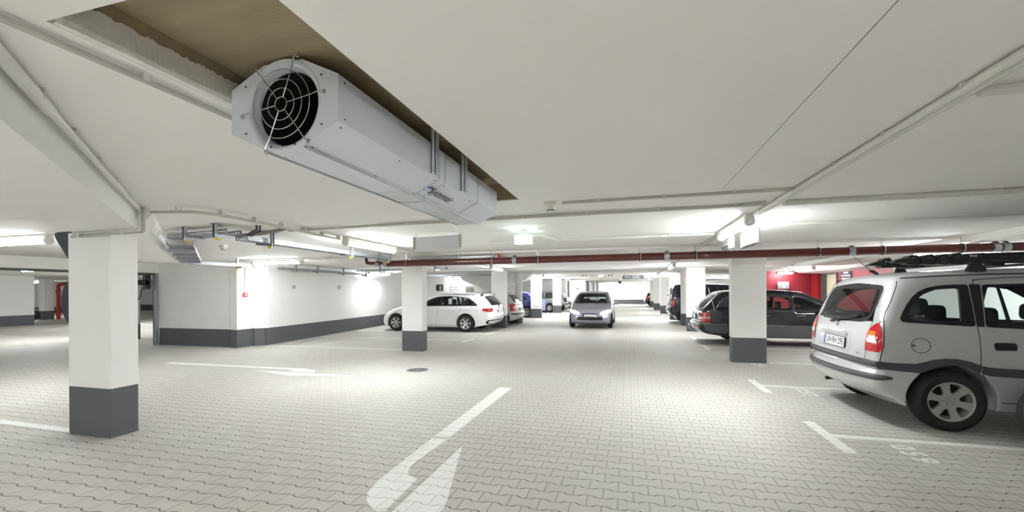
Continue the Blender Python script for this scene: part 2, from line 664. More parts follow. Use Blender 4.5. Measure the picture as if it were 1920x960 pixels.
# the gate opening on the left and the hall beyond it
mb = MB()
mb.box((-13.05, -7.7, 2.02), (-12.80, 8.93, 2.288), 'ceiling_paint')
mb.box((-13.03, -7.7, 1.965), (-12.85, 8.90, 2.0195), 'door_frame')
struct(mb.build('trim_5'))
banded_wall('wall_hall_left', rect(-27.6, -3, -27.0, 13.35))
banded_wall('wall_hall_back', rect(-42.0, 8, -41.6, 30))
banded_wall('wall_hall_stub', rect(-15.6, 9.60, -15.05, 9.95))
banded_wall('wall_hall_end', rect(-41.6, 27, -12, 27.4))
# ramp soffit over the left bays
mb = MB()
mb.prism([(-8.2, 2.288), (-8.1, 2.02), (-6.6, 1.48), (-5.55, 1.80), (-4.77, 2.04), (-4.5, 2.288)], 'y', 20.0, 21.0, 'ceiling_paint')
struct(mb.build('trim_6'))
# diagonal downstand beam over the left pillar
bd = Vector((-0.769, 0.64))
bn = Vector((0.64, 0.769))


def bp2(t, s):
    q = bd * t + bn * s
    return (q.x, q.y)


mb = MB()
mb.prism([bp2(-6.5, -1.194), bp2(-6.5, -0.63), bp2(11.1, -0.63), bp2(11.1, -1.194)], 'z', 2.077, 2.288, 'wall_paint')
struct(mb.build('trim_7'))


# ------------------------------------------------------------ pillars
def pillar(x0, x1, y0, y1, label, zt=2.288, grp='square concrete pillars along the aisle'):
    cx, cy = (x0 + x1) / 2, (y0 + y1) / 2
    t = thing('concrete_pillar', label, 'pillar', (cx, cy, 0), 0, grp)
    a, b = (x1 - x0) / 2, (y1 - y0) / 2
    c = 0.012
    oct_ = [(-a + c, -b), (a - c, -b), (a, -b + c), (a, b - c), (a - c, b), (-a + c, b), (-a, b - c), (-a, -b + c)]
    mb = MB()
    mb.prism(oct_, 'z', 0.495, zt, 'wall_paint')
    mb.build('shaft', t)
    mb = MB()
    mb.prism(oct_, 'z', 0.0, 0.495, 'band_grey')
    mb.build('painted_base', t)
    return t


def round_pillar(x, y, r, label):
    t = thing('round_pillar', label, 'pillar', (x, y, 0), 0, 'round pillars')
    mb = MB()
    mb.cyl((0, 0, 0.48), (0, 0, 2.288), r, 'wall_paint', 40)
    mb.build('shaft', t, SM)
    mb = MB()
    mb.cyl((0, 0, 0), (0, 0, 0.48), r, 'band_grey', 40)
    mb.build('painted_base', t, SM)


pillar(-5.607, -5.0, 3.03, 3.29, 'nearest white pillar with dark grey base under the diagonal beam, left foreground', 2.077)
pillar(-5.375, -4.815, 9.35, 9.60, 'white pillar with grey base in front of the white estate car')
pillar(2.0, 2.62, 9.37, 9.62, 'white pillar with grey base in front of the black estate car')
pillar(-5.255, -4.66, 16.06, 16.31, 'white pillar behind the tail of the white estate car')
pillar(2.0, 2.61, 16.1, 16.35, 'white pillar just behind the rear end of the black estate car')
pillar(-5.07, -4.50, 22.3, 22.55, 'white pillar between the dark blue car and the silver hatchback')
pillar(-4.83, -4.29, 27.8, 28.05, 'white pillar between the grey minivan and the small white car, left of the aisle')
pillar(1.97, 2.6, 22.2, 22.45, 'white pillar right behind the dark van')
pillar(1.92, 2.5, 27.95, 28.2, 'white pillar next beyond the dark van, right of the aisle')
pillar(1.82, 2.4, 33.1, 33.35, 'second white pillar beyond the dark van, right of the aisle')
pillar(1.85, 2.4, 38.9, 39.15, 'farthest white pillar on the right, beside the far dark car')
pillar(-32.1, -31.65, 16.05, 16.5, 'white pillar beside the red standpipe in the far left hall')
round_pillar(-4.80, 18.68, 0.175, 'slim round pillar left of the aisle between silver hatchback and blue car')
round_pillar(2.27, 18.85, 0.175, 'slim round pillar right of the aisle beside the dark van')

# ------------------------------------------------------------ floor markings
PZ = 0.0018


def paint(name, polys, label, cat, group=None):
    mb = MB()
    for p in polys:
        mb.prism(p, 'z', 0.0002, PZ, 'road_paint')
    return tag(mb.build(name), label, cat, group)


def bay_line(side, yc, L, label, y_stem=None, bar=True):
    ys = yc if y_stem is None else y_stem
    polys = []
    if side > 0:
        if bar:
            polys.append(rect(1.84, yc - 0.475, 1.945, yc + 0.465))
        polys.append(rect(1.9451 if bar else 2.7, ys - 0.045, L, ys + 0.045))
    else:
        if bar:
            polys.append([(-4.66, yc - 0.44), (-4.56, yc - 0.44), (-4.52, yc + 0.45), (-4.62, yc + 0.45)])
        polys.append(rect(L, ys - 0.045, -4.641 if bar else -5.45, ys + 0.045))
    paint('bay_line', polys, label, 'floor marking', 'white T shaped parking bay lines')


bay_line(1, 4.885, 7.05, 'white T shaped bay line nearest the camera, beside the silver people carrier')
bay_line(1, 7.175, 7.05, 'white T shaped bay line on the far side of the silver people carrier', 7.18)
bay_line(1, 9.46, 7.05, 'white bay line running right from the pillar before the black estate car', None, False)
bay_line(1, 11.70, 7.05, 'white T shaped bay line on the near side of the black estate car')
bay_line(1, 13.96, 7.05, 'white T shaped bay line on the far side of the black estate car')
bay_line(1, 20.9, 6.9, 'white T shaped bay line beyond the dark van')
bay_line(1, 25.6, 6.9, 'white T shaped bay line far down on the right of the aisle')
bay_line(-1, 9.50, -9.58, 'white bay line from the left wall to the second pillar', None, False)
bay_line(-1, 11.74, -9.7, 'white T shaped bay line nearest on the left, before the white estate car')
bay_line(-1, 13.9, -9.9, 'white T shaped bay line right beside the white estate car')
paint('bay_line', [[(-8.5, 3.10), (-5.62, 3.06), (-5.62, 3.16), (-8.5, 3.20)]], 'white line running left from the nearest pillar', 'floor marking', 'white T shaped parking bay lines')
paint('turn_arrow', [[(-1.885, 6.13), (-1.69, 6.13), (-1.72, 3.91), (-1.881, 3.90)],
                     [(-1.879, 3.836), (-1.717, 3.844), (-1.742, 3.42), (-1.755, 3.2), (-1.721, 3.079), (-1.678, 3.02), (-1.58, 2.966),
                      (-1.561, 2.482), (-1.607, 2.469), (-1.681, 2.499), (-1.764, 2.579), (-1.822, 2.673), (-1.864, 2.866), (-1.868, 3.2), (-1.875, 3.54)],
                     [(-1.510, 3.71), (-1.215, 2.70), (-1.20, 2.60), (-1.215, 2.50), (-1.51, 1.50)]],
      'big white turn arrow on the pavers in the foreground', 'floor marking', 'white turn arrows')
paint('turn_arrow', [[(-9.31, 6.55), (-9.25, 6.715), (-6.99, 6.715), (-6.95, 6.595)],
                     [(-6.93, 6.595), (-6.94, 6.705), (-6.3, 6.74), (-5.9, 6.745), (-5.65, 6.65), (-5.51, 6.52), (-5.5, 6.44), (-5.995, 6.446), (-6.02, 6.50), (-6.05, 6.56), (-6.2, 6.59)],
                     [(-6.8, 6.385), (-5.80, 6.14), (-5.70, 6.13), (-5.6, 6.14), (-4.51, 6.37)]],
      'white turn arrow lying sideways on the floor near the left walls', 'floor marking', 'white turn arrows')


def bay_digits(txt, x, y, label, size=0.25):
    """stencilled numbers read by a driver facing the bay (text runs towards -Y, its top towards +X)"""
    o = text_mesh('bay_number', txt, size, 'road_paint', depth=0.0007, mtx=frame((0, -1, 0), (1, 0, 0), (x, y, 0.0010)), bold=0.006, space=1.22)
    return tag(o, label, 'floor marking', 'stencilled bay numbers')


bay_digits('059', 2.40, 4.53, 'white stencilled number 059 on the floor at the nearest bay')
bay_digits('057', 2.40, 6.86, 'white stencilled number 057 on the floor behind the people carrier')
bay_digits('056', 2.40, 9.12, 'white stencilled number 056 on the floor at the foot of the right pillar')
t = thing('manhole_cover', 'round grey manhole cover in the pavers left of the aisle', 'manhole cover', (-3.77, 7.11, 0))
mb = MB()
mb.cyl((0, 0, 0.0003), (0, 0, 0.005), 0.20, 'band_grey', 40)
mb.build('lid', t)
mb = MB()
mb.lathe([(0.205, 0.0003), (0.205, 0.006), (0.27, 0.006), (0.27, 0.0003)], (0, 0, 0), (0, 0, 1), 'conduit_grey', 40)
mb.build('rim', t)
mb = MB()
for i in range(8):
    a = i * pi / 4
    mb.cyl((0.12 * cos(a), 0.12 * sin(a), 0.0049), (0.12 * cos(a), 0.12 * sin(a), 0.0065), 0.02, 'black_matt', 10)
mb.build('vent_holes', t)['kind'] = 'stuff'


# ------------------------------------------------------------ fluorescent lamps
def lamp(x, y, ang, label, L=1.5, z=2.20, top=ZC + 0.008, tube='tube_light', grp='tubular fluorescent lamps'):
    """(x, y) is the middle; ang 0 = along Y"""
    t = thing('fluorescent_lamp', label, 'lamp', (x, y, z), ang, grp)
    h = L / 2
    zc = top - z
    mb = MB()
    mb.prism([(-0.052, 0.012), (-0.046, 0.012), (-0.046, 0.048), (0.046, 0.048), (0.046, 0.012), (0.052, 0.012), (0.052, 0.056), (0.036, zc), (-0.036, zc), (-0.052, 0.056)], 'y', -h + 0.02, h - 0.02, 'lamp_housing')
    mb.build('housing', t)
    mb = MB()
    mb.cyl((0, -h + 0.05, 0), (0, h - 0.05, 0), 0.0455, tube, 16)
    mb.build('diffuser', t, SM)
    for s in (-1, 1):
        mb = MB()
        mb.lathe([(0.001, 0), (0.050, 0), (0.056, 0.010), (0.056, 0.05), (0.050, 0.062), (0.001, 0.062)],
                 (0, s * (h - 0.055), 0), (0, s, 0), 'lamp_housing', 20)
        mb.box((-0.045, s * (h - 0.055) if s > 0 else -h - 0.005, 0.0), (0.045, h + 0.005 if s > 0 else -h + 0.055, zc), 'lamp_housing')
        mb.lathe([(0.001, 0.066), (0.02, 0.066), (0.024, 0.062)], (0, s * (h - 0.055), 0), (0, s, 0), 'lamp_housing', 14)
        mb.build('end_cap', t, SM)
    return t


H90 = pi / 2
lamp(-4.11, 6.21, 0.04, 'lit tube lamp on the ceiling left of the grey hanging panel')
lamp(1.287, 5.91, 0.0, 'lit tube lamp on the ceiling above the lens shaped white sign')
lamp(-8.40, 8.62, -H90, 'lit tube lamp on the ceiling above the left wall corner', tube='tube_light_soft')
lamp(-8.75, 4.02, -H90, 'long lit tube lamp behind the nearest pillar at the left edge', L=1.9, tube='tube_light_soft')
lamp(-4.25, 13.6, 0.06, 'lit tube lamp at the top of the pillar behind the white estate car', tube='tube_light_soft')
lamp(-4.2, 22.0, 0.05, 'lit tube lamp on the left ceiling row beyond the silver hatchback', tube='tube_light_mid')
lamp(-3.75, 27.0, 0.05, 'small lit lamp on the left ceiling row near the grey minivan', tube='tube_light_mid')
lamp(-3.7, 33.5, 0.05, 'farthest small lit lamp on the left ceiling row', tube='tube_light_mid')
lamp(1.36, 14.6, 0.0, 'lit tube lamp above the aisle left of the black estate car', tube='tube_light_mid')
lamp(1.38, 22.0, 0.0, 'lit tube lamp above the aisle left of the dark van', tube='tube_light_mid')
lamp(1.38, 29.0, 0.0, 'small lit lamp on the right ceiling row beyond the dark van', tube='tube_light_mid')
lamp(1.35, 35.5, 0.0, 'tiny lit lamp near the end of the right ceiling row', tube='tube_light_mid')
lamp(1.3, 42.0, 0.0, 'last tiny lit lamp of the right ceiling row by the far wall', tube='tube_light_mid')
lamp(1.50, 23.05, H90, 'lit tube lamp crosswise to the right of the far aisle sign', tube='tube_light_mid')
lamp(-4.55, 22.9, H90, 'lit tube lamp crosswise in front of the pillar by the grey minivan', tube='tube_light_mid')
lamp(-9.6, 15.0, 0.0, 'lit lamp close to the left wall behind the white estate car', tube='tube_light_soft')
lamp(-8.75, 20.45, H90, 'lit lamp above the louvre grilles on the back wall', L=0.7, tube='tube_light_soft')
lamp(-7.0, 27.0, H90, 'lit tube lamp above the grey minivan', tube='tube_light_mid')
lamp(-1.5, 45.8, H90, 'small lamp close to the far white wall behind the moving car', tube='tube_light_mid')
lamp(5.62, 16.1, 0.0, 'lit tube lamp beside the red wall', z=2.12, top=2.185, tube='tube_light_mid')
lamp(5.42, 9.35, 0.0, 'lit tube lamp glimpsed over the red pipe at the right', z=2.115, top=2.185)
lamp(5.9, 18.8, H90, 'lit lamp facing the recessed red wall', L=0.6, z=2.10, top=2.185, tube='tube_light_mid')
lamp(-17.6, 8.8, H90, 'lit tube lamp in the left hall seen under the gate beam')
lamp(-21.0, 6.0, 0, 'lamp added to light the left hall, out of sight behind the gate beam')  # this and the next three are added to brighten the dark hall
lamp(-30.0, 12.0, 0, 'lamp added to light the left hall over the far black car')
lamp(-36.0, 18.0, H90, 'lamp added to light the left hall near its back wall')
lamp(-22.0, 14.0, H90, 'lamp added to light the left hall beyond the gate')
lamp(-0.5, 44.5, H90, 'lamp added to brighten the far white wall', tube='tube_light_mid')  # this and the next are added to lift the far wall
lamp(4.5, 44.5, H90, 'lamp added to brighten the far right end of the hall', tube='tube_light_mid')
lamp(5.2, 28.0, H90, 'lamp over the far right bays', tube='tube_light_mid')
lamp(-0.9, -1.35, H90, 'lamp across the aisle behind the photographer', L=1.9)
lamp(-18.0, 13.5, 0, 'lamp added to light the left hall behind the gate drive')  # added with the next one to brighten the view through the gate
lamp(-20.0, 20.0, 0, 'farther lamp added to light the left hall behind the gate drive')
lamp(1.3, -1.8, 0, 'unseen lamp added behind the photographer in line with the right ceiling row')  # last three: unseen, added for more light near the camera
lamp(-4.1, -1.9, 0, 'unseen lamp added behind the photographer in line with the left ceiling row')
lamp(-9.0, -2.0, H90, 'unseen lamp added over the left bays behind the photographer')


# ------------------------------------------------------------ flat shapes with holes
def inside(p, poly):
    x, y = p
    c = False
    n = len(poly)
    j = n - 1
    for i in range(n):
        xi, yi = poly[i]
        xj, yj = poly[j]
        if (yi > y) != (yj > y) and x < (xj - xi) * (y - yi) / (yj - yi) + xi:
            c = not c
        j = i
    return c


def resample(poly, d):
    out = []
    n = len(poly)
    for i in range(n):
        a, b = Vector(poly[i]), Vector(poly[(i + 1) % n])
        k = max(1, int(math.ceil((b - a).length / d)))
        out += [tuple(a + (b - a) * (q / k)) for q in range(k)]
    return out


def seg_dist(p, poly):
    best = 1e9
    px, py = p
    n = len(poly)
    for i in range(n):
        ax, ay = poly[i]
        bx, by = poly[(i + 1) % n]
        dx, dy = bx - ax, by - ay
        L = dx * dx + dy * dy
        t = 0 if L == 0 else max(0, min(1, ((px - ax) * dx + (py - ay) * dy) / L))
        q = (px - ax - t * dx) ** 2 + (py - ay - t * dy) ** 2
        best = min(best, q)
    return sqrt(best)


def cdt(outer, holes=(), grid=0.0):
    """constrained triangulation of a polygon with holes -> (points, triangles)"""
    pts, edges = [], []
    for loop in [outer] + list(holes):
        o = len(pts)
        pts += [Vector(p) for p in loop]
        edges += [(o + i, o + (i + 1) % len(loop)) for i in range(len(loop))]
    if grid > 0:
        xs = [p[0] for p in outer]
        ys = [p[1] for p in outer]
        nx, ny = int((max(xs) - min(xs)) / grid), int((max(ys) - min(ys)) / grid)
        for i in range(1, nx + 1):
            for j in range(1, ny + 1):
                q = (min(xs) + grid * i, min(ys) + grid * j)
                if inside(q, outer) and not any(inside(q, h) for h in holes):
                    if min(seg_dist(q, l) for l in [outer] + list(holes)) > grid * 0.35:
                        pts.append(Vector(q))
    v, e, f, *_ = geometry.delaunay_2d_cdt(pts, edges, [], 0, 1e-6)
    tris = []
    for t in f:
        c = sum((v[i] for i in t), Vector((0, 0))) / len(t)
        if inside(c, outer) and not any(inside(c, h) for h in holes):
            tris.append(list(t))
    return [tuple(p) for p in v], tris


def ring2(cx, cy, r, n=32, a0=0.0):
    return [(cx + r * cos(a0 + 2 * pi * i / n), cy + r * sin(a0 + 2 * pi * i / n)) for i in range(n)]


# ------------------------------------------------------------ jet fan in the ceiling opening
fan = thing('jet_fan', 'big grey octagonal ventilation fan under the ceiling opening', 'ventilation fan', (-1.378, 1.45, 2.228))
FW, FH, FT, FS = 0.268, 0.177, 0.096, 0.094
FL = 2.12
octa = [(-FW, -FS), (-FT, -FH), (FT, -FH), (FW, -FS), (FW, FS), (FT, FH), (-FT, FH), (-FW, FS)]
mb = MB()
vs = [(x, 0.0, z) for x, z in octa] + [(x, FL, z) for x, z in octa]
fs = [[i, (i + 1) % 8, 8 + (i + 1) % 8, 8 + i] for i in range(8) if i not in (1,)]
mb.add(vs, fs, 'fan_sheet')
v, tr = cdt(octa, [ring2(0, 0, 0.163, 40)])
mb.add([(x, FL, z) for x, z in v], tr, 'fan_sheet')
# folded edge seams and screws
for yy in (0.93, 1.02, 1.62):
    for i in (2, 3):
        a, b = octa[i], octa[i + 1]
        d = Vector((b[0] - a[0], 0, b[1] - a[1])).normalized()
        nn = Vector((d.z, 0, -d.x)) * 0.0012
        mb.tube([Vector((a[0], yy, a[1])) + nn, Vector((b[0], yy, b[1])) + nn], 0.0016, 'galvanised', 6)
casing = mb.build('casing', fan)
mb = MB()
v, tr = cdt(octa, [ring2(0, 0, 0.182, 48)])
mb.add([(x, -0.001, z) for x, z in v], tr, 'fan_sheet')
mb.add([(x, 0.004, z) for x, z in v], tr, 'fan_sheet')
mb.build('front_plate', fan)
mb = MB()
prof = [(0.1570, 0.30), (0.1570, 0.048)]
for i in range(11):
    a = pi / 2 * i / 10
    prof.append((0.157 + 0.026 * (1 - cos(a)), 0.048 - 0.050 * sin(a)))
prof += [(0.186, -0.0035), (0.190, -0.002), (0.190, 0.003)]
mb.lathe(prof, (0, 0, 0), (0, 1, 0), 'fan_sheet', 64)
mb.build('inlet_ring', fan, SM)
mb = MB()
mb.cyl((0, 0.044, 0), (0, FL - 0.05, 0), 0.1565, 'black_matt', 48, caps=False)
mb.build('duct_lining', fan, SM)
mb = MB()
mb.cyl((0, 0.55, 0), (0, 0.85, 0), 0.06, 'black_matt', 20)
for i in range(7):
    a = 2 * pi * i / 7
    u, v_ = Vector((cos(a), 0, sin(a))), Vector((-sin(a), 0, cos(a)))
    q = [u * 0.055 + v_ * 0.02 + Vector((0, 0.60, 0)), u * 0.055 - v_ * 0.02 + Vector((0, 0.68, 0)),
         u * 0.150 - v_ * 0.045 + Vector((0, 0.66, 0)), u * 0.150 + v_ * 0.03 + Vector((0, 0.61, 0))]
    mb.add([x for x in q] + [x + Vector((0, 0.006, 0)) for x in q], [(0, 1, 2, 3), (7, 6, 5, 4), (0, 4, 5, 1), (1, 5, 6, 2), (2, 6, 7, 3), (3, 7, 4, 0)], 'plastic_black')
mb.build('impeller', fan, SM)
# wire guard
mb = MB()
for R in (0.029, 0.066, 0.103, 0.141):
    mb.torus((0, -0.012, 0), (0, 1, 0), R, 0.0022, 'steel', 48, 6)
for i in range(6):
    a = radians(8 + 60 * i)
    d = Vector((cos(a), 0, sin(a)))
    mb.tube([d * 0.028 + Vector((0, -0.012, 0)), d * 0.15 + Vector((0, -0.014, 0)), d * 0.196 + Vector((0, -0.020, 0)), d * 0.205 + Vector((0, -0.003, 0))], 0.0024, 'steel', 6)
    mb.torus(d * 0.208 + Vector((0, -0.006, 0)), (0, 1, 0), 0.007, 0.0026, 'steel', 14, 6)
mb.build('wire_guard', fan, SM)
mb = MB()
for x, z in ((-0.19, 0.10), (-0.19, -0.10), (0.19, 0.10), (0.19, -0.10), (-0.06, -0.168), (0.06, -0.168), (0.0, -0.168)):
    mb.sphere((x, -0.002, z), 0.004, 'black_matt', 8, 5)
for yy in (0.04, 0.5, 0.9, 1.05, 1.5):
    for x, z in ((FW - 0.02, -FS - 0.012), (FT + 0.012, -FH + 0.005), (FW + 0.0005, FS - 0.02), (FW + 0.0005, -FS + 0.02)):
        if yy > 0.1 and z > -FS:
            continue
        mb.sphere((x, yy, z), 0.0035, 'black_matt', 8, 5)
for yy in [0.1 + 0.13 * i for i in range(15)]:
    for x in (-FT + 0.012, FT - 0.012):
        if yy % 0.26 < 0.13 or yy > 0.8:
            mb.sphere((x, yy, -FH - 0.0005), 0.0032, 'black_matt', 8, 4)
o = mb.build('screws', fan)
o['kind'] = 'stuff'
mb = MB()
mb.box((-FT + 0.001, 0.0, -FH - 0.002), (FT - 0.001, 0.80, -FH + 0.001), 'fan_sheet')
mb.box((-FT + 0.001, 0.802, -FH - 0.002), (FT - 0.001, 1.10, -FH + 0.001), 'fan_zinc')
mb.box((-FT - 0.002, 1.10, -FH - 0.006), (FT + 0.002, 1.45, -FH + 0.001), 'fan_zinc')
mb.box((-FT - 0.002, 1.452, -FH - 0.004), (FT + 0.002, 2.10, -FH + 0.001), 'fan_zinc')
mb.build('bottom_panel', fan)
mb = MB()
for s in (-1, 1):
    mb.box((s * (FT + 0.006) - 0.006, 0.01, -FH - 0.007), (s * (FT + 0.006) + 0.006, FL, -FH + 0.004), 'galvanised')
mb.build('edge_flange', fan)
for s in (1, -1):
    for yy in (0.85, 1.31):
        mb = MB()
        x = s * (FW + 0.001)
        y0, y1 = yy - 0.028, yy + 0.028
        w_ = 0.028 * s
        for (a, b, c_, d_) in ((x, y0, x + 0.004 * s, y1), (x, y0, x + w_, y0 + 0.006), (x, y1 - 0.006, x + w_, y1), (x + w_ - 0.004 * s, y0, x + w_, y0 + 0.018), (x + w_ - 0.004 * s, y1 - 0.018, x + w_, y1)):
            mb.box((min(a, c_), b, -0.085), (max(a, c_), d_, 0.2035), 'fan_sheet')
        mb.build('hanger_rail', fan)
        mb = MB()
        mb.cyl((x + w_ * 0.4, yy + 0.045, 0.0), (x + w_ * 0.4, yy + 0.045, 0.2035), 0.004, 'steel', 8)
        mb.build('hanger_rod', fan, SM)
# maker's mark on the lower right flank
p0 = Vector((FT, 0, -FH))
p1 = Vector((FW, 0, -FS))
upv = (p1 - p0).normalized()
nrm = Vector((0, 1, 0)).cross(upv)
mid = (p0 + p1) / 2 + nrm * 0.0012
logo = text_mesh('maker_text', 'Systemair', 0.085, 'ink', fan, 0.0006, frame((0, 1, 0), upv, (mid.x, 1.155, mid.z - 0.006)))
logo['label'] = 'dark maker lettering on the fan flank'
mb = MB()


def flank(u, v_):
    q = mid + upv * v_
    return (q.x, 0.962 + u, q.z)


for poly, m_ in (([(-0.03, 0.006), (0.0, 0.030), (0.032, 0.026), (0.045, 0.006), (0.01, 0.003)], 'logo_blue'),
                 ([(-0.032, 0.004), (-0.036, -0.018), (-0.018, -0.032), (0.008, -0.026), (0.022, -0.002), (0.012, -0.002), (0.0, -0.018), (-0.016, -0.020), (-0.024, -0.012), (-0.022, 0.004)], 'logo_pale')):
    v, tr = cdt(poly)
    mb.add([Vector(flank(*q)) for q in v], tr, m_)
    mb.add([Vector(flank(*q)) - nrm * 0.0008 for q in v], tr, m_)
mb.build('maker_emblem', fan)


# ------------------------------------------------------------ conduits under the ceiling
def conduit(pts, label, r=0.013, m='conduit_grey', clip=0.62, name='cable_conduit', double=0.0, ends=True, grp='grey cable conduits under the ceiling'):
    p0 = Vector(pts[0])
    t = thing(name, label, 'conduit', p0, 0, grp)
    loc = [Vector(p) - p0 for p in pts]
    mb = MB()
    mb.tube(loc, r, m, 10)
    if double:
        d = (loc[-1] - loc[0])
        off = Vector((-d.y, d.x, 0)).normalized() * double
        mb2 = MB()
        mb2.tube([q + off for q in loc], r * 0.85, m, 10)
        mb2.build('second_conduit', t, SM)
    mb.build('conduit', t, SM)
    # clips
    L = 0
    nxt = clip * 0.6
    mb = None
    cnt = 0
    for a, b in zip(loc, loc[1:]):
        seg = (b - a).length
        d = (b - a).normalized()
        if abs(d.z) > 0.5:
            L += seg
            continue
        while nxt < L + seg and cnt < 40:
            c = a + d * (nxt - L)
            n_ = Vector((-d.y, d.x, 0)).normalized()
            mb = MB()
            e0 = c - d * 0.010 - n_ * (r + 0.004 + max(0, -double)) + Vector((0, 0, -r * 0.25))
            wv = n_ * (2 * r + 0.008 + abs(double))
            h = Vector((0, 0, ZC - 0.002 - (p0 + c).z + r * 0.25))
            q = [e0, e0 + d * 0.020, e0 + d * 0.020 + wv, e0 + wv]
            mb.add(q + [x + h for x in q], [(3, 2, 1, 0), (4, 5, 6, 7), (0, 1, 5, 4), (1, 2, 6, 5), (2, 3, 7, 6), (3, 0, 4, 7)], 'conduit_white')
            mb.build('clip', t)
            nxt += clip
            cnt += 1
        L += seg
    return t


zc = ZC - 0.020
conduit([(1.318, -0.95, zc), (1.318, 5.1, zc)], 'pair of conduits running down the right side of the ceiling to the lamp', 0.019, 'conduit_white', 0.55, double=-0.046)
conduit([(1.29, 6.75, zc), (1.29, 13.8, zc)], 'conduits on the ceiling beyond the lens shaped sign', 0.012, double=-0.035, clip=0.9)
conduit([(1.36, 15.4, zc - .02), (1.37, 21.2, zc - .02)], 'conduit on the ceiling between two lamps of the right row', 0.012, clip=1.2)
conduit([(-2.93, 4.53, zc), (1.25, 4.48, zc)], 'conduit crossing the ceiling behind the fan', 0.017, clip=0.7, double=0.035)
conduit([(1.42, 4.50, zc), (5.12, 4.50, zc)], 'thick white conduit crossing the ceiling on the right', 0.022, 'conduit_white', 0.62, double=0.05)
conduit([(-4.3, 4.60, zc), (-2.95, 4.53, zc)], 'conduit on the ceiling meeting the left lamp cable', 0.013, clip=0.5, double=0.03)
conduit([(-0.58, 3.89, zc), (1.29, 3.89, zc)], 'thin conduit on the ceiling feeding the smoke detector', 0.015, clip=0.55)
conduit([(1.36, 5.98, zc), (5.12, 5.97, zc)], 'white conduit crossing behind the lens shaped sign to the right wall', 0.014, 'conduit_white', 0.7)
conduit([(-2.2, 6.72, zc), (1.24, 6.70, zc)], 'thin conduit behind the green exit sign', 0.010, 'conduit_white', 0.5)
conduit([(-1.762, 0.70, zc - 0.004), (-1.745, 4.40, zc - 0.004)], 'grey conduit along the left edge of the ceiling opening', 0.012, 'conduit_grey', 0.8)
conduit([(1.40, 2.20, zc), (4.9, 2.12, zc)], 'white conduit branching right from the pair at the upper right', 0.020, 'conduit_white', 0.35)
conduit([(-1.86, 0.79, zc - 0.012), (-2.42, 1.25, zc - 0.012)], 'thick white conduit sleeve along the diagonal beam at the left picture edge', 0.025, 'conduit_white', 0.9)
conduit([(-2.421, 1.251, zc - 0.012), (-4.46, 2.94, zc - 0.012)], 'white conduit along the diagonal beam up to the pillar head', 0.018, 'conduit_white', 0.55)
conduit([(-4.40, 3.02, zc - 0.03), (-4.02, 3.12, zc - 0.03), (-3.93, 3.3, zc - 0.03), (-3.93, 3.85, zc - 0.03), (-3.98, 4.5, zc - 0.035), (-4.09, 5.38, zc - 0.03)], 'bent pair of conduits from the beam end to the left tube lamp', 0.013, clip=0.4, double=0.032)
conduit([(-4.12, 6.98, zc), (-4.22, 12.85, zc - .02)], 'conduit behind the grey hanging panel along the left lamp row', 0.013, clip=0.9, double=0.03)
conduit([(-4.27, 14.4, zc - .02), (-4.2, 21.2, zc - .02)], 'long conduit past the round pillar on the left lamp row', 0.013, clip=1.3, double=0.03)
conduit([(-7.6, 8.62, zc), (-4.95, 8.2, zc)], 'conduit from the wall corner lamp to the cable tray', 0.010, clip=0.6)
conduit([(-9.4, 3.8, zc), (-6.2, 3.95, zc)], 'white conduit above the lamp at the left edge', 0.013, 'conduit_white', 0.7)
# verticals at the beam end and the double run along the head of the near pillar
t = thing('cable_conduit', 'vertical conduit at the end of the diagonal beam with bends along the pillar head', 'conduit', (-4.463, 2.965, 2.05), 0, 'grey cable conduits under the ceiling')
mb = MB()
mb.cyl((0.025, 0.0, -0.01), (0.025, 0, 0.22), 0.017, 'conduit_grey', 12)
mb.build('downpipe', t, SM)
mb = MB()
mb.tube([(-0.03, 0.0, 0.22), (-0.03, 0.0, 0.045), (-0.05, 0.0, 0.018), (-0.085, 0.0, 0.012), (-1.02, 0.035, 0.012), (-1.06, 0.06, 0.02), (-1.24, 0.20, 0.07)], 0.010, 'conduit_white', 10)
mb.build('upper_run', t, SM)
mb = MB()
mb.tube([(-0.52, 0.02, -0.015), (-1.05, 0.045, -0.015)], 0.010, 'conduit_grey', 10)
mb.tube([(0.0, 0.012, -0.015), (-0.54, 0.02, -0.015)], 0.010, 'conduit_grey', 10)
mb.build('lower_run', t, SM)
for x, y in ((-0.26, 0.012), (-0.92, 0.035)):
    mb = MB()
    mb.box((x - 0.012, y - 0.016, -0.03), (x + 0.012, y + 0.03, 0.026), 'conduit_white')
    mb.build('clip', t)
# broken-out concrete at the head of the beam end
mb = MB()
vs, fs = [], []
random.seed(3)
n = 9
for i in range(n):
    a = i / (n - 1)
    q = Vector((-4.50 - 0.42 * a, 3.02 + 0.40 * a, 0))
    z0 = 2.20 - 0.10 * a + 0.02 * sin(9 * a)
    for k, (dx, z) in enumerate(((0.0, 2.286), (0.05 - 0.05 * a + random.uniform(0, .02), 2.25), (0.03 + random.uniform(0, .02), z0), (0, z0 - 0.05))):
        vs.append((q.x + dx * 0.64, q.y + dx * 0.769, z))
for i in range(n - 1):
    for k in range(4):
        a, b = i * 4 + k, i * 4 + (k + 1) % 4
        fs.append([a, b, b + 4, a + 4])
fs += [[3, 2, 1, 0], [(n - 1) * 4 + k for k in range(4)]]
mb.add(vs, fs, 'ragged_plaster')
struct(mb.build('trim_8'))


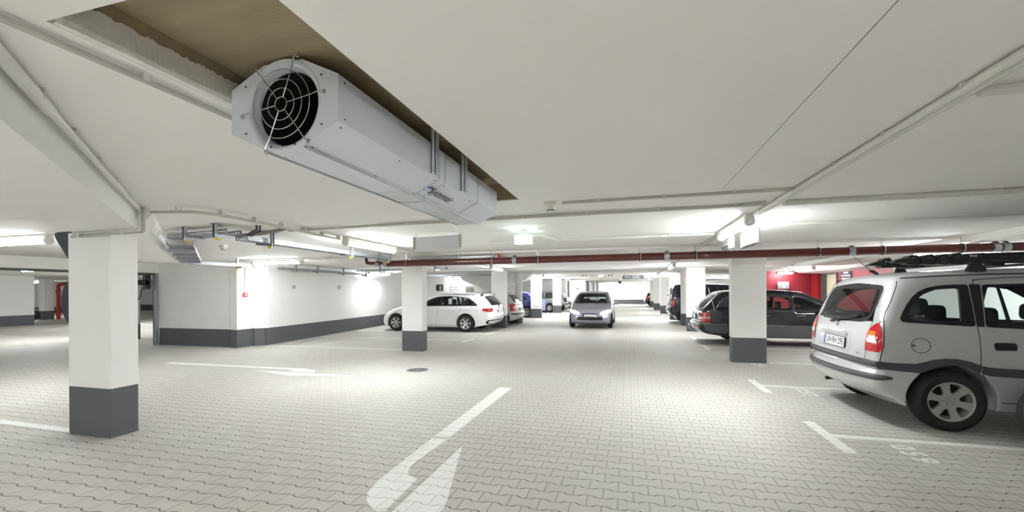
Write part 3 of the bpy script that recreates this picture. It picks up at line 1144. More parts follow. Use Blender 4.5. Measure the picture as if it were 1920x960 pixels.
# ------------------------------------------------------------ red fire pipe
fp = thing('fire_pipe', 'dark red fire main crossing the whole hall under the ceiling', 'pipe', (-5.2, 8.4, 2.085))
PR_ = 0.069
mb = MB()
mb.tube([(0, 0, -0.006), (11.1, 0, 0.006), (11.3, -0.06, 0.012), (12.28, -0.5, 0.015)], PR_, 'pipe_red', 24)
mb.build('main_pipe', fp, SM)
mb = MB()
mb.tube([(-0.02, 0, 0.01), (-0.42, 0, 0.012), (-0.50, 0, 0.03), (-0.515, 0, 0.08), (-0.515, 0.0, 0.18)], 0.036, 'pipe_red', 16)
mb.build('branch_pipe', fp, SM)
for X in (-2.239, 0.695, 3.622, 5.537, 5.656, -5.21, -5.42):
    x = X + 5.2
    rr = PR_ if X > -5.3 else 0.037
    mb = MB()
    mb.lathe([(rr, -0.045), (rr + 0.011, -0.043), (rr + 0.011, -0.028), (rr + 0.004, -0.024), (rr + 0.004, 0.024), (rr + 0.011, 0.028), (rr + 0.011, 0.043), (rr, 0.045)],
             (x, 0, -0.004 + 0.001 * x), (1, 0, 0), 'galvanised', 28)
    mb.box((x - 0.03, -0.015, rr), (x + 0.03, 0.015, rr + 0.028), 'plastic_black')
    mb.build('coupling', fp, SM)
for X in (-4.706, -2.733, -1.76, 0.209, 1.183, 3.132, 4.05, 5.10):
    x = X + 5.2
    hgr = thing('pipe_hanger_tmp', 'x', 'x')
    bpy.data.objects.remove(hgr)
    mb = MB()
    mb.lathe([(PR_ + 0.001, -0.014), (PR_ + 0.007, -0.014), (PR_ + 0.007, 0.014), (PR_ + 0.001, 0.014)], (x, 0, -0.004 + 0.001 * x), (1, 0, 0), 'plastic_black', 28)
    mb.lathe([(PR_ + 0.006, 0.014), (PR_ + 0.012, 0.014), (PR_ + 0.012, 0.026), (PR_ + 0.006, 0.026)], (x, 0, -0.004 + 0.001 * x), (1, 0, 0), 'steel', 28)
    h = mb.build('hanger_ring', fp, SM)
    mb = MB()
    mb.cyl((x, 0, PR_), (x, 0, ZC + 0.008 - 2.085), 0.006, 'steel', 8)
    mb.build('hanger_rod', h, SM)
# red standpipe in the far hall
t = thing('red_standpipe', 'bright red standpipe with elbow in the far left hall', 'pipe', (-31.5, 16.60, 0))
mb = MB()
mb.tube([(0, 0, 0), (0, 0, 1.85), (0.03, 0.0, 1.95), (0.12, 0.02, 2.0), (2.2, 0.4, 2.02)], 0.085, 'pipe_red_bright', 18)
mb.build('standpipe', t, SM)
for z in (0.25, 0.55, 1.6):
    mb = MB()
    mb.cyl((0, 0, z - 0.07), (0, 0, z + 0.07), 0.11, 'pipe_red_bright', 18)
    mb.build('coupling', t, SM)


# ------------------------------------------------------------ perforated cable trays
def tray(p, q, width, label, h=0.06, drop=None, floor_=True, hangers=(), name='cable_tray', hook_side=1):
    """perforated steel tray between two points of its bottom centre line"""
    p, q = Vector(p), Vector(q)
    d = (q - p)
    L = d.length
    t = thing(name, label, 'cable tray', p, atan2(d.y, d.x), 'perforated steel cable trays')
    pitch = d.z / max(1e-6, sqrt(d.x ** 2 + d.y ** 2))
    L = sqrt(d.x ** 2 + d.y ** 2)
    Z = lambda x: pitch * x
    for s in (-1, 1):
        mb = MB()
        y0 = s * width / 2
        def bar(x0, x1, z0, z1, th=0.0018):
            vs = [(x0, y0 - th, z0 + Z(x0)), (x1, y0 - th, z0 + Z(x1)), (x1, y0 + th, z0 + Z(x1)), (x0, y0 + th, z0 + Z(x0)),
                  (x0, y0 - th, z1 + Z(x0)), (x1, y0 - th, z1 + Z(x1)), (x1, y0 + th, z1 + Z(x1)), (x0, y0 + th, z1 + Z(x0))]
            mb.add(vs, [(3, 2, 1, 0), (4, 5, 6, 7), (0, 1, 5, 4), (1, 2, 6, 5), (2, 3, 7, 6), (3, 0, 4, 7)], 'galvanised')
        bar(0, L, 0, h * 0.36)
        bar(0, L, h * 0.62, h)
        k = int(L / 0.05)
        for i in range(k + 1):
            x = min(L - 0.022, i * L / k)
            bar(x, x + 0.022, h * 0.36, h * 0.62)
        mb.build('side_rail', t)
    if floor_:
        mb = MB()
        k = max(2, int(L / 0.06))
        for i in range(k):
            x = i * L / k
            x1 = x + L / k * 0.62
            vs = [(x, -width / 2, Z(x)), (x1, -width / 2, Z(x1)), (x1, width / 2, Z(x1)), (x, width / 2, Z(x))]
            mb.add(vs + [(a, b, c + 0.0025) for a, b, c in vs], [(3, 2, 1, 0), (4, 5, 6, 7), (0, 1, 5, 4), (1, 2, 6, 5), (2, 3, 7, 6), (3, 0, 4, 7)], 'galvanised')
        for y in (-width / 2, -width / 6, width / 6 - 0.02, width / 2 - 0.02):
            vs = [(0, y, Z(0)), (L, y, Z(L)), (L, y + 0.02, Z(L)), (0, y + 0.02, Z(0))]
            mb.add(vs + [(a, b, c + 0.0022) for a, b, c in vs], [(3, 2, 1, 0), (4, 5, 6, 7), (0, 1, 5, 4), (1, 2, 6, 5), (2, 3, 7, 6), (3, 0, 4, 7)], 'galvanised')
        mb.build('perforated_floor', t)
    for x in hangers:
        y = hook_side * (width / 2 + 0.025)
        ztop = ZC + 0.008 - p.z
        mb = MB()
        mb.box((x - 0.02, y - 0.004, Z(x) - 0.05), (x - 0.016, y + 0.036 * hook_side if hook_side > 0 else y + 0.004, ztop), 'galvanised') if hook_side > 0 else mb.box((x - 0.02, y - 0.036, Z(x) - 0.05), (x - 0.016, y + 0.004, ztop), 'galvanised')
        mb.box((x - 0.02, y - 0.004, Z(x) - 0.05), (x + 0.02, y, ztop), 'galvanised')
        mb.box((x + 0.016, min(y - 0.004, y + 0.036 * hook_side), Z(x) - 0.05), (x + 0.02, max(y, y + 0.036 * hook_side), ztop), 'galvanised')
        mb.box((x - 0.06, y - 0.045, ztop - 0.006), (x + 0.06, y + 0.045, ztop), 'galvanised')
        mb.build('hanger_post', t)
        mb = MB()
        ys = sorted((y, -hook_side * (width / 2 + 0.01)))
        mb.prism([(ys[0], Z(x) - 0.002), (ys[1], Z(x) - 0.002), (ys[1], Z(x) - (0.045 if hook_side > 0 else 0.02)), (ys[0], Z(x) - (0.02 if hook_side > 0 else 0.045))], 'x', x - 0.018, x + 0.018, 'galvanised')
        b = mb.build('bracket_arm', t)
        mb = MB()
        mb.box((x - 0.024, y - 0.008, Z(x) - 0.072), (x + 0.024, y + 0.04, Z(x) - 0.048), 'yellow_cap')
        mb.build('end_cap', b, bevel=0.004)
    return t


tray((-5.82, 4.27, 2.165), (-4.62, 4.10, 2.165), 0.18, 'short perforated tray near the beam end with two hanging posts', hangers=(0.45, 1.05), hook_side=-1)
tray((-4.80, 4.36, 2.125), (-4.95, 8.0, 2.125), 0.20, 'perforated tray running from the beam end towards the red pipe', hangers=(0.35, 2.2, 3.5), hook_side=-1)
tray((-5.98, 4.45, 2.12), (-8.70, 6.72, 2.10), 0.30, 'wide perforated tray following the diagonal beam', hangers=())
tray((-9.02, 6.95, 2.07), (-9.02, 8.35, 2.09), 0.12, 'slim bright tray in front of the left wall corner', floor_=False, hangers=(1.2,))
tray((-4.78, 8.85, 2.165), (-2.62, 8.90, 2.165), 0.22, 'perforated tray just above and behind the red pipe', hangers=(1.15, 1.95), hook_side=-1)
tray((-9.35, 9.7, 2.10), (-9.85, 15.8, 2.10), 0.14, 'perforated tray along the left wall over the number plates', hangers=(0.5, 1.5, 2.9, 4.4), hook_side=-1)
tray((-5.2, 11.6, 2.12), (-8.6, 12.2, 2.12), 0.18, 'perforated tray over the white estate car', hangers=(0.3, 1.3, 2.4), hook_side=1)
tray((-9.6, 17.6, 2.13), (-5.3, 17.3, 2.13), 0.22, 'dark tray with cables before the louvre wall', hangers=(0.6, 2.1), hook_side=1)
# stepped sheet under the wide tray
for i in range(4):
    a = 0.16 + 0.22 * i
    q = Vector((-5.98, 4.45, 0)) + (Vector((-8.70, 6.72, 0)) - Vector((-5.98, 4.45, 0))) * a
    mb = MB()
    rot = atan2(2.27, -2.72)
    z = 2.108 - 0.02 * a
    mb.box((q.x - 0.05, q.y - 0.16, z - 0.05), (q.x + 0.05, q.y + 0.16, z), 'galvanised', rot)
    o = mb.build('tray_crossbar', None)
    tag(o, ['steel crossbar nearest the pillar under the wide diagonal tray', 'second steel crossbar from the pillar under the wide diagonal tray',
            'third steel crossbar from the pillar under the wide diagonal tray', 'farthest steel crossbar under the wide diagonal tray'][i], 'bracket', 'crossbars under the diagonal tray')
# loose cables by the tray corner
for pts, m_, r, lab in (([(-4.45, 4.25, 2.285), (-4.5, 4.3, 2.24), (-4.6, 4.32, 2.22), (-4.75, 4.4, 2.195)], 'cable_black', 0.014, 'black cables dropping from the ceiling into the tray corner'),
                        ([(-4.30, 4.55, 2.283), (-4.45, 4.5, 2.25), (-4.62, 4.42, 2.215), (-4.8, 4.38, 2.20), (-5.0, 4.35, 2.20)], 'cable_grey', 0.018, 'grey cable bundle bending into the tray corner'),
                        ([(-8.0, 6.25, 2.24), (-8.2, 6.5, 2.2), (-8.6, 6.8, 2.16), (-8.9, 7.0, 2.13), (-9.05, 7.3, 2.13)], 'cable_orange', 0.010, 'orange cable over the end of the wide tray'),
                        ([(-4.9, 7.1, 2.25), (-4.85, 7.35, 2.13), (-4.9, 7.55, 2.10), (-5.0, 7.7, 2.16), (-5.0, 7.8, 2.26)], 'cable_grey', 0.012, 'grey cable loop hanging at the left end of the red pipe'),
                        ([(-2.72, 8.72, 2.283), (-2.70, 8.74, 2.22), (-2.68, 8.8, 2.20), (-3.4, 8.85, 2.18)], 'cable_orange', 0.014, 'orange cable at the right end of the tray behind the red pipe')):
    mb = MB()
    mb.tube(pts, r, m_, 8)
    if r > 0.011:
        mb.tube([Vector(p) + Vector((0.03, 0.02, -0.012 if i else 0)) for i, p in enumerate(pts)], r * 0.7, m_, 8)
    tr_ = [o for o in bpy.data.objects if o.name.startswith('cable_tray')]
    near = min(tr_, key=lambda o: min((o.location + Matrix.Rotation(o.rotation_euler.z, 3, 'Z') @ Vector((q, 0, 0)) - Vector(pts[-2])).length for q in (0.2, 0.8, 1.6, 2.2)))
    o = mb.build('cable', None, SM)
    o.data.transform(Matrix.Rotation(-near.rotation_euler.z, 4, 'Z') @ Matrix.Translation(-near.location))
    o.parent = near
    o['label'] = lab

# ------------------------------------------------------------ signs and small devices
t = thing('hanging_sign', 'blank grey hanging sign panel left of the exit sign', 'sign', (-2.595, 5.5, 2.125), 0.0)
mb = MB()
mb.prism([(-0.365, -0.105), (0.365, -0.085), (0.365, 0.115), (-0.365, 0.100)], 'y', -0.015, 0.015, 'panel_grey')
mb.build('panel', t, bevel=0.003)
for s, z0, z1 in ((-1, -0.072, 0.106), (1, -0.060, 0.121)):
    mb = MB()
    mb.box((s * 0.352 - 0.018, -0.02, z0), (s * 0.352 + 0.018, 0.02, z1), 'conduit_grey')
    mb.build('end_bracket', t, bevel=0.003)
    mb = MB()
    mb.cyl((s * 0.33, 0, 0.1), (s * 0.33, 0, 0.163), 0.003, 'steel', 8)
    mb.build('rod', t)
t = thing('exit_sign', 'glowing pale green exit light box on the ceiling', 'exit sign', (-1.368, 5.6, 2.145))
mb = MB()
mb.box((-0.118, -0.03, -0.062), (0.118, 0.03, 0.062), 'exit_light')
mb.build('light_box', t, bevel=0.01)
mb = MB()
mb.box((-0.124, -0.036, -0.066), (0.124, 0.036, -0.060), 'panel_grey')
mb.prism([(-0.085, -0.075), (0.095, -0.075), (0.118, -0.062), (-0.118, -0.062)], 'y', -0.034, 0.034, 'sign_face')
for s in (-1, 1):
    mb.box((s * 0.121 - 0.004, -0.036, -0.066), (s * 0.121 + 0.004, 0.036, 0.062), 'panel_grey')
mb.build('surround', t)
mb = MB()
mb.box((-0.06, -0.03, 0.062), (0.06, 0.03, 0.143), 'plastic_white')
mb.build('mount', t, bevel=0.004)
mb = MB()
mb.tube([(0.12, 0.03, 0.06), (0.2, 0.3, 0.09), (0.28, 1.1, 0.115)], 0.009, 'conduit_white', 8)
mb.build('cable', t, SM)
t = thing('lens_sign', 'white lens shaped hanging sign box under the right tube lamp', 'sign', (1.35, 5.45, 2.035))
pts = [(0.0, -0.39), (0.035, -0.22), (0.05, 0.0), (0.035, 0.22), (0.0, 0.39), (-0.035, 0.22), (-0.05, 0.0), (-0.035, -0.22)]
mb = MB()
mb.prism(pts, 'z', -0.075, 0.085, 'sign_face')
mb.build('sign_face', t)
mb = MB()
mb.prism([(x * 0.9, y * 0.97) for x, y in pts], 'z', -0.079, -0.0745, 'sign_grey')
mb.build('bottom_cover', t)
mb = MB()
mb.box((-0.006, -0.402, -0.078), (0.006, -0.384, 0.088), 'panel_grey')
mb.build('end_strip', t)
for s in (-1, 1):
    mb = MB()
    mb.cyl((0, s * 0.30, 0.085), (0, s * 0.30, 0.25), 0.0012, 'steel', 6)
    mb.build('wire', t)
t = thing('arrow_sign', 'small grey hanging sign with a white arrow beyond the lens shaped sign', 'sign', (1.405, 6.82, 2.115))
mb = MB()
mb.box((-0.012, -0.36, -0.075), (0.012, 0.36, 0.075), 'sign_grey')
mb.build('sign_board', t)
mb = MB()
for poly in ([(0.33, -0.010), (-0.22, -0.010), (-0.22, 0.028), (0.33, 0.028)], [(-0.22, -0.055), (-0.31, 0.008), (-0.22, 0.070)], [(0.33, 0.040), (-0.15, 0.040), (-0.15, 0.065), (0.33, 0.065)]):
    mb.prism(poly, 'x', -0.0135, -0.0119, 'sign_face')
mb.build('arrow_mark', t)
for s in (-1, 1):
    mb = MB()
    mb.cyl((0, s * 0.30, 0.075), (0, s * 0.30, 0.17), 0.003, 'steel', 6)
    mb.build('rod', t)
t = thing('direction_sign', 'long grey hanging sign with dark lettering over the far aisle', 'sign', (0.255, 22.0, 2.12))
mb = MB()
mb.box((-0.52, -0.03, -0.085), (0.52, 0.03, 0.085), 'sign_grey')
mb.box((-0.44, -0.034, -0.055), (0.30, -0.029, 0.055), 'panel_grey')
mb.build('sign_board', t)
text_mesh('lettering', 'Ausgang \u25a0 Treppe \u25ba', 0.085, 'ink', t, 0.001, frame((1, 0, 0), (0, 0, 1), (-0.07, -0.0345, 0)))
for s in (-1, 1):
    mb = MB()
    mb.cyl((s * 0.42, 0, 0.085), (s * 0.42, 0, 0.165), 0.012, 'ink_grey', 8)
    mb.build('rod', t)
t = thing('ceiling_box', 'pale light box on the ceiling over the far aisle behind the moving car', 'light fitting', (-1.5, 22.0, 2.20))
mb = MB()
mb.box((-0.42, -0.05, -0.06), (0.42, 0.05, 0.055), 'plastic_white')
mb.build('box', t, bevel=0.01)
mb = MB()
mb.box((0.05, -0.056, -0.035), (0.28, -0.049, 0.03), 'signbox_light')
mb.build('lit_window', t, bevel=0.004)
for x in (-0.75, -0.60, 0.55, 0.70):
    mb = MB()
    mb.cyl((x, 0, -0.01), (x, 0, 0.055), 0.035, 'ink_grey', 12)
    tag(mb.build('ceiling_anchor', None, SM), 'dark round anchor on the ceiling beside the far pale light box', 'fixing', 'dark ceiling anchors')
    bpy.data.objects[-1] if False else None
for o in [x for x in bpy.data.objects if x.name.startswith('ceiling_anchor')]:
    o.location = (-1.5, 22.0, 2.20)


def detector(x, y, label, s=1.0, zb=0.0):
    t = thing('smoke_detector', label, 'smoke detector', (x, y, 2.288 - zb), 0, 'smoke detectors')
    mb = MB()
    mb.box((-0.06 * s, -0.05 * s, -0.025), (0.06 * s, 0.05 * s, 0.0), 'plastic_white')
    mb.build('base', t, bevel=0.004)
    mb = MB()
    mb.lathe([(0.001, -0.085), (0.038 * s, -0.085), (0.042 * s, -0.07), (0.044 * s, -0.045), (0.058 * s, -0.042), (0.058 * s, -0.025), (0.001, -0.025)], (0, 0, 0), (0, 0, 1), 'plastic_white', 24)
    mb.build('head', t, SM)
    mb = MB()
    mb.lathe([(0.0405 * s, -0.082), (0.043 * s, -0.076), (0.0425 * s, -0.074), (0.0405 * s, -0.082)], (0, 0, 0), (0, 0, 1), 'ink', 24)
    mb.build('sensor_slot', t, SM)


detector(-0.70, 3.97, 'white smoke detector on the ceiling beside the far end of the fan')
detector(-6.85, 5.85, 'white smoke detector on the ceiling behind the cable tray corner')
detector(4.95, 15.1, 'small smoke detector on the ceiling before the red wall', zb=0.0)
t = thing('fire_call_point', 'red fire alarm call point on the left wall corner', 'fire alarm', (-9.90, 9.06, 1.395))
mb = MB()
mb.box((0.0, -0.055, -0.055), (0.04, 0.055, 0.055), 'call_red')
mb.build('housing', t, bevel=0.006)
mb = MB()
mb.box((0.04, -0.03, -0.025), (0.043, 0.03, 0.03), 'sign_face')
mb.build('push_plate', t)
mb = MB()
mb.sphere((0.043, 0, 0), 0.010, 'ink', 10, 6)
mb.build('button', t)
mb = MB()
mb.tube([(0.015, 0, 0.055), (0.015, 0, 0.70), (0.015, 0.05, 0.73), (0.015, 0.06, 0.78), (0.015, 0.06, 0.885)], 0.010, 'conduit_white', 8)
mb.build('conduit', t, SM)


def number_plate(y, txt, label, x0):
    t = thing('number_sign', label, 'sign', (x0, y, 1.62), -0.09, 'bay number plates on the left wall')
    mb = MB()
    mb.box((0.0, -0.13, -0.085), (0.006, 0.13, 0.085), 'sign_face')
    mb.build('plate', t, bevel=0.002)
    text_mesh('digits', txt, 0.17, 'ink', t, 0.0006, frame((0, 1, 0), (0, 0, 1), (0.0066, 0, 0)))


def wall_x(y):
    return -9.63 - (y - 9.5) * 0.32 / 3.5 if y < 13 else -9.95 - (y - 13) * 0.39 / 3.8


number_plate(10.60, '66', 'small white plate with number 66 on the left wall', wall_x(10.6) + 0.003)
number_plate(12.95, '67', 'small white plate with number 67 on the left wall', wall_x(12.95) + 0.006)
# things on the back wall
t = thing('louvre_grille', 'white slatted vent grille on the back wall above the white car', 'vent grille', (-8.98, 21.0, 1.50))
mb = MB()
mb.box((-0.25, -0.03, -0.24), (0.25, -0.005, 0.24), 'ink')
mb.build('backing', t)
for i in range(6):
    mb = MB()
    z = -0.19 + 0.075 * i
    mb.prism([(-0.03, z + 0.02), (-0.06, z - 0.018), (-0.055, z - 0.022), (-0.028, z + 0.012)], 'x', -0.25, 0.25, 'sign_face')
    mb.build('slat', t)
t = thing('louvre_grille', 'grey slatted vent grille on the back wall near the pillar', 'vent grille', (-8.08, 21.0, 1.50))
mb = MB()
mb.box((-0.2, -0.03, -0.20), (0.2, -0.005, 0.20), 'ink')
mb.build('backing', t)
for i in range(6):
    mb = MB()
    z = -0.16 + 0.062 * i
    mb.prism([(-0.03, z + 0.02), (-0.06, z - 0.018), (-0.055, z - 0.022), (-0.028, z + 0.012)], 'x', -0.2, 0.2, 'conduit_grey')
    mb.build('slat', t)
t = thing('notice_board', 'small dark notice board with pale sheet on the back wall', 'notice board', (-9.78, 21.0, 1.66))
mb = MB()
mb.box((-0.2, -0.03, -0.17), (0.2, -0.002, 0.17), 'ink')
mb.build('board', t)
mb = MB()
mb.box((0.0, -0.034, -0.14), (0.1, -0.029, 0.10), 'conduit_grey')
mb.build('sheet', t)
# red lobby signs
t = thing('door_sign', 'black sign with three white lines beside the door', 'sign', (7.1, 16.78, 1.92), 0)
mb = MB()
mb.box((-0.02, -0.36, -0.175), (-0.001, 0.36, 0.175), 'ink')
mb.build('sign_board', t, bevel=0.003)
for i, s_ in enumerate(('Tagesbar', 'Personaleingang', 'Seminarraum')):
    text_mesh('lettering', s_, 0.105 if i != 1 else 0.095, 'sign_face', t, 0.001, frame((0, -1, 0), (0, 0, 1), (-0.0212, 0.02, 0.095 - 0.10 * i)), bold=0.002)
t = thing('door_notice', 'small white notice under the black sign by the door', 'notice', (7.1, 16.8, 1.60), 0)
mb = MB()
mb.box((-0.012, -0.13, -0.11), (-0.001, 0.13, 0.11), 'sign_face')
mb.build('sheet', t)
mb = MB()
mb.box((-0.0135, -0.05, -0.06), (-0.0118, 0.05, 0.06), 'panel_grey')
mb.build('pictogram', t)
t = thing('hanging_notice', 'grey notice hung on a wire before the lit red wall', 'notice', (5.95, 19.15, 1.62), 0)
mb = MB()
mb.box((-0.2, -0.02, -0.14), (0.2, 0.0, 0.14), 'sign_grey')
mb.box((-0.03, -0.024, -0.10), (0.05, -0.019, 0.11), 'panel_grey')
mb.build('board', t)
mb = MB()
mb.cyl((0, -0.01, 0.14), (0, -0.01, 0.66), 0.004, 'ink', 6)
mb.build('wire', t)
t = thing('info_board', 'dark blue information board with pale sheet at the end of the red wall', 'notice board', (5.18, 19.4, 1.55))
mb = MB()
mb.box((-0.16, -0.03, -0.40), (0.16, 0.03, 0.42), 'notice_blue')
mb.build('board', t)
mb = MB()
mb.box((-0.15, -0.036, -0.02), (0.13, -0.029, 0.25), 'sign_face')
mb.box((-0.15, -0.036, 0.33), (0.13, -0.029, 0.40), 'sign_face')
mb.build('sheet', t)
mb = MB()
mb.cyl((0, 0, -1.55), (0, 0, -0.4), 0.03, 'steel', 12)
mb.build('post', t, SM)

# traffic signs on the far side of the near pillar, seen from behind
t = thing('give_way_sign', 'back of a triangular road sign beside the nearest pillar head', 'road sign', (-6.05, 3.36, 2.0))
mb = MB()


def rounded(pts, r, k=5):
    out = []
    n = len(pts)
    for i in range(n):
        a, b, c = Vector(pts[i - 1]), Vector(pts[i]), Vector(pts[(i + 1) % n])
        u, v_ = (a - b).normalized(), (c - b).normalized()
        half = math.acos(max(-1, min(1, u.dot(v_)))) / 2
        d = min(r / math.tan(half), (a - b).length * 0.49, (c - b).length * 0.49)
        for q in range(k + 1):
            s = q / k
            p = b + u * d * (1 - s) ** 2 + v_ * d * s ** 2
            out.append((p.x, p.y))
    return out


tri = rounded([(-0.425, 0.165), (0.425, 0.165), (0.0, -0.325)], 0.05)
mb.prism(tri, 'y', -0.004, 0.004, 'sign_back')
mb.prism([(x * 1.0, z) for x, z in tri], 'y', 0.0041, 0.008, 'sign_red')
mb.build('plate', t)
mb = MB()
for z in (0.06, -0.12):
    mb.box((-0.05, -0.03, z - 0.012), (0.45, -0.0041, z + 0.012), 'galvanised')
mb.build('bracket', t)
t = thing('round_road_sign', 'black back of a round road sign beside the nearest pillar', 'road sign', (-6.128, 3.42, 1.355))
mb = MB()
mb.cyl((0, -0.004, 0), (0, 0.004, 0), 0.31, 'sign_back', 48)
mb.cyl((0, 0.0041, 0), (0, 0.008, 0), 0.312, 'sign_red', 48)
mb.build('plate', t, SM)
mb = MB()
mb.box((0.0, -0.03, -0.02), (0.60, -0.0041, 0.02), 'galvanised')
mb.box((0.55, -0.131, -0.02), (0.60, -0.0041, 0.02), 'galvanised')
mb.build('bracket', t)
# gate jamb and drive
t = thing('gate_track', 'dark steel guide rail of the roller gate at the wall end', 'gate rail', (-12.86, 8.90, 0))
mb = MB()
mb.box((-0.045, -0.05, 0), (0.0, 0.025, 2.02), 'door_frame')
mb.build('guide_rail', t)
mb = MB()
mb.box((0.002, -0.05, 0), (0.07, 0.03, 2.02), 'galvanised')
mb.build('rail_cover', t)
t = thing('gate_drive', 'gate motor with hand chain hanging at the left gate', 'gate motor', (-13.05, 8.35, 1.62))
mb = MB()
mb.cyl((0, 0, -0.02), (0, 0, 0.16), 0.075, 'plastic_white', 20)
mb.cyl((0, 0, -0.12), (0, 0, -0.02), 0.085, 'galvanised', 20)
mb.cyl((0, 0, -0.20), (0, 0, -0.12), 0.06, 'plastic_black', 20)
mb.build('motor', t, SM)
mb = MB()
mb.box((0.02, 0.04, 0.06), (0.16, 0.40, 0.20), 'plastic_black')
mb.box((0.05, 0.30, -0.05), (0.16, 0.45, 0.40), 'plastic_black')
mb.build('gearbox', t, bevel=0.01)
mb = MB()
mb.tube([(-0.12, -0.1, 0.1), (-0.13, -0.1, -0.15), (-0.10, -0.05, -0.33), (0.0, 0.03, -0.45), (0.04, 0.06, -0.46), (0.10, 0.2, -0.3), (0.12, 0.26, 0.0)], 0.012, 'cable_black', 8)
mb.build('cable_loop', t, SM)
mb = MB()
mb.box((-0.1, -0.3, 0.33), (0.16, 0.5, 0.44), 'door_frame')
mb.build('mounting_beam', t)
# switch room wall, gates and dome far down the hall
t = thing('switch_panel', 'grey switch cabinet on the far white wall left of the moving car', 'switch box', (-3.95, 34.6, 1.78))
mb = MB()
mb.box((-0.17, -0.12, -0.17), (0.17, 0.0, 0.17), 'conduit_grey')
mb.build('cabinet', t, bevel=0.01)
mb = MB()
mb.box((-0.10, -0.13, -0.05), (0.02, -0.119, 0.06), 'sign_face')
mb.cyl((0.02, -0.119, -0.11), (0.02, -0.14, -0.11), 0.05, 'ink', 14)
mb.build('dial', t)
for i, x in enumerate((-3.42, -2.62)):
    t = thing('gate_post', ['grey gate post left of the moving car roof', 'second grey gate post behind the moving car roof'][i], 'gate post', (x, 38.0, 0), 0, 'grey gate posts')
    mb = MB()
    mb.box((-0.11, -0.1, 0), (0.11, 0.1, 2.288), 'galvanised')
    mb.build('post', t)
    mb = MB()
    for k in range(6):
        mb.box((-0.42 + 0.06 * (k % 2), -0.05, 2.05 - 0.14 * k), (-0.30 + 0.06 * (k % 2), 0.02, 2.14 - 0.14 * k), 'ink')
    mb.tube([(-0.34, 0, 2.2), (-0.38, 0, 1.5), (-0.34, 0, 1.1)], 0.02, 'ink', 6)
    mb.build('gate_chain', t)
t = thing('dome_camera', 'dark round dome camera on the ceiling over the far aisle', 'camera', (-0.55, 30, 2.16))
mb = MB()
mb.sphere((0, 0, -0.14), 0.13, 'sign_back', 20, 12)
mb.build('dome', t, SM)
mb = MB()
mb.cyl((0, 0, -0.05), (0, 0, 0.095), 0.06, 'plastic_white', 14)
mb.build('mount', t, SM)


# ------------------------------------------------------------ cars
def metal_paint(name, col, rough=0.30, metal=0.0, coat=0.7):
    return mat(name, col, rough, metal, var=0.025, scale=3, coat=coat)


metal_paint('paint_silver', (0.50, 0.505, 0.51, 1), 0.34, 0.25, 0.6)
metal_paint('paint_black', (0.010, 0.012, 0.017, 1), 0.22)
metal_paint('paint_white', (0.80, 0.80, 0.80, 1), 0.28)
metal_paint('paint_navy', (0.012, 0.020, 0.045, 1), 0.22)
metal_paint('paint_blue', (0.012, 0.020, 0.16, 1), 0.22)
metal_paint('paint_grey', (0.36, 0.37, 0.40, 1), 0.30, 0.4)
metal_paint('paint_lilac', (0.40, 0.40, 0.47, 1), 0.30, 0.5)
metal_paint('paint_anthracite', (0.050, 0.053, 0.060, 1), 0.35)
mat('car_lining', (0.055, 0.057, 0.058, 1), 0.8, var=0.1, scale=20)
mat('seat_cloth', (0.026, 0.027, 0.028, 1), 0.85, var=0.25, scale=60, bump=0.2, bscale=200)
mat('trim_grey', (0.055, 0.056, 0.062, 1), 0.42, var=0.08, scale=30)
mat('trim_black', (0.010, 0.010, 0.012, 1), 0.30, var=0.1)
mat('gap_black', (0.006, 0.006, 0.006, 1), 0.7)
mat('tyre_dusty', (0.055, 0.054, 0.052, 1), 0.85, var=0.25, scale=25, bump=0.2, bscale=120)
mat('tyre', (0.011, 0.011, 0.011, 1), 0.75, var=0.2, scale=40, bump=0.2, bscale=120)
mat('alloy', (0.52, 0.525, 0.53, 1), 0.32, 0.7, var=0.06, scale=12)
mat('alloy_dusty', (0.42, 0.41, 0.38, 1), 0.5, 0.45, var=0.15, scale=12)
mat('dark_metal', (0.03, 0.03, 0.032, 1), 0.5, 0.5)
mat('lamp_red', (0.42, 0.006, 0.010, 1), 0.12, var=0.15, scale=40, coat=0.8)
mat('lamp_amber', (0.70, 0.16, 0.01, 1), 0.15, var=0.2, scale=60, coat=0.8)
mat('lamp_clear', (0.62, 0.60, 0.60, 1), 0.15, var=0.2, scale=70, coat=0.8)
mat('chrome', (0.75, 0.75, 0.76, 1), 0.12, 1.0, var=0.03)
mat('plate_white', (0.78, 0.78, 0.76, 1), 0.35, var=0.02)
mat('plate_blue', (0.015, 0.03, 0.35, 1), 0.35)
mat('net_black', (0.008, 0.008, 0.009, 1), 0.6)
glass_mat('glass_clear', (0.86, 0.93, 0.91, 1), 0.93)
glass_mat('glass_tint', (0.50, 0.56, 0.54, 1), 0.85)
glass_mat('glass_dark', (0.10, 0.11, 0.12, 1), 0.35)


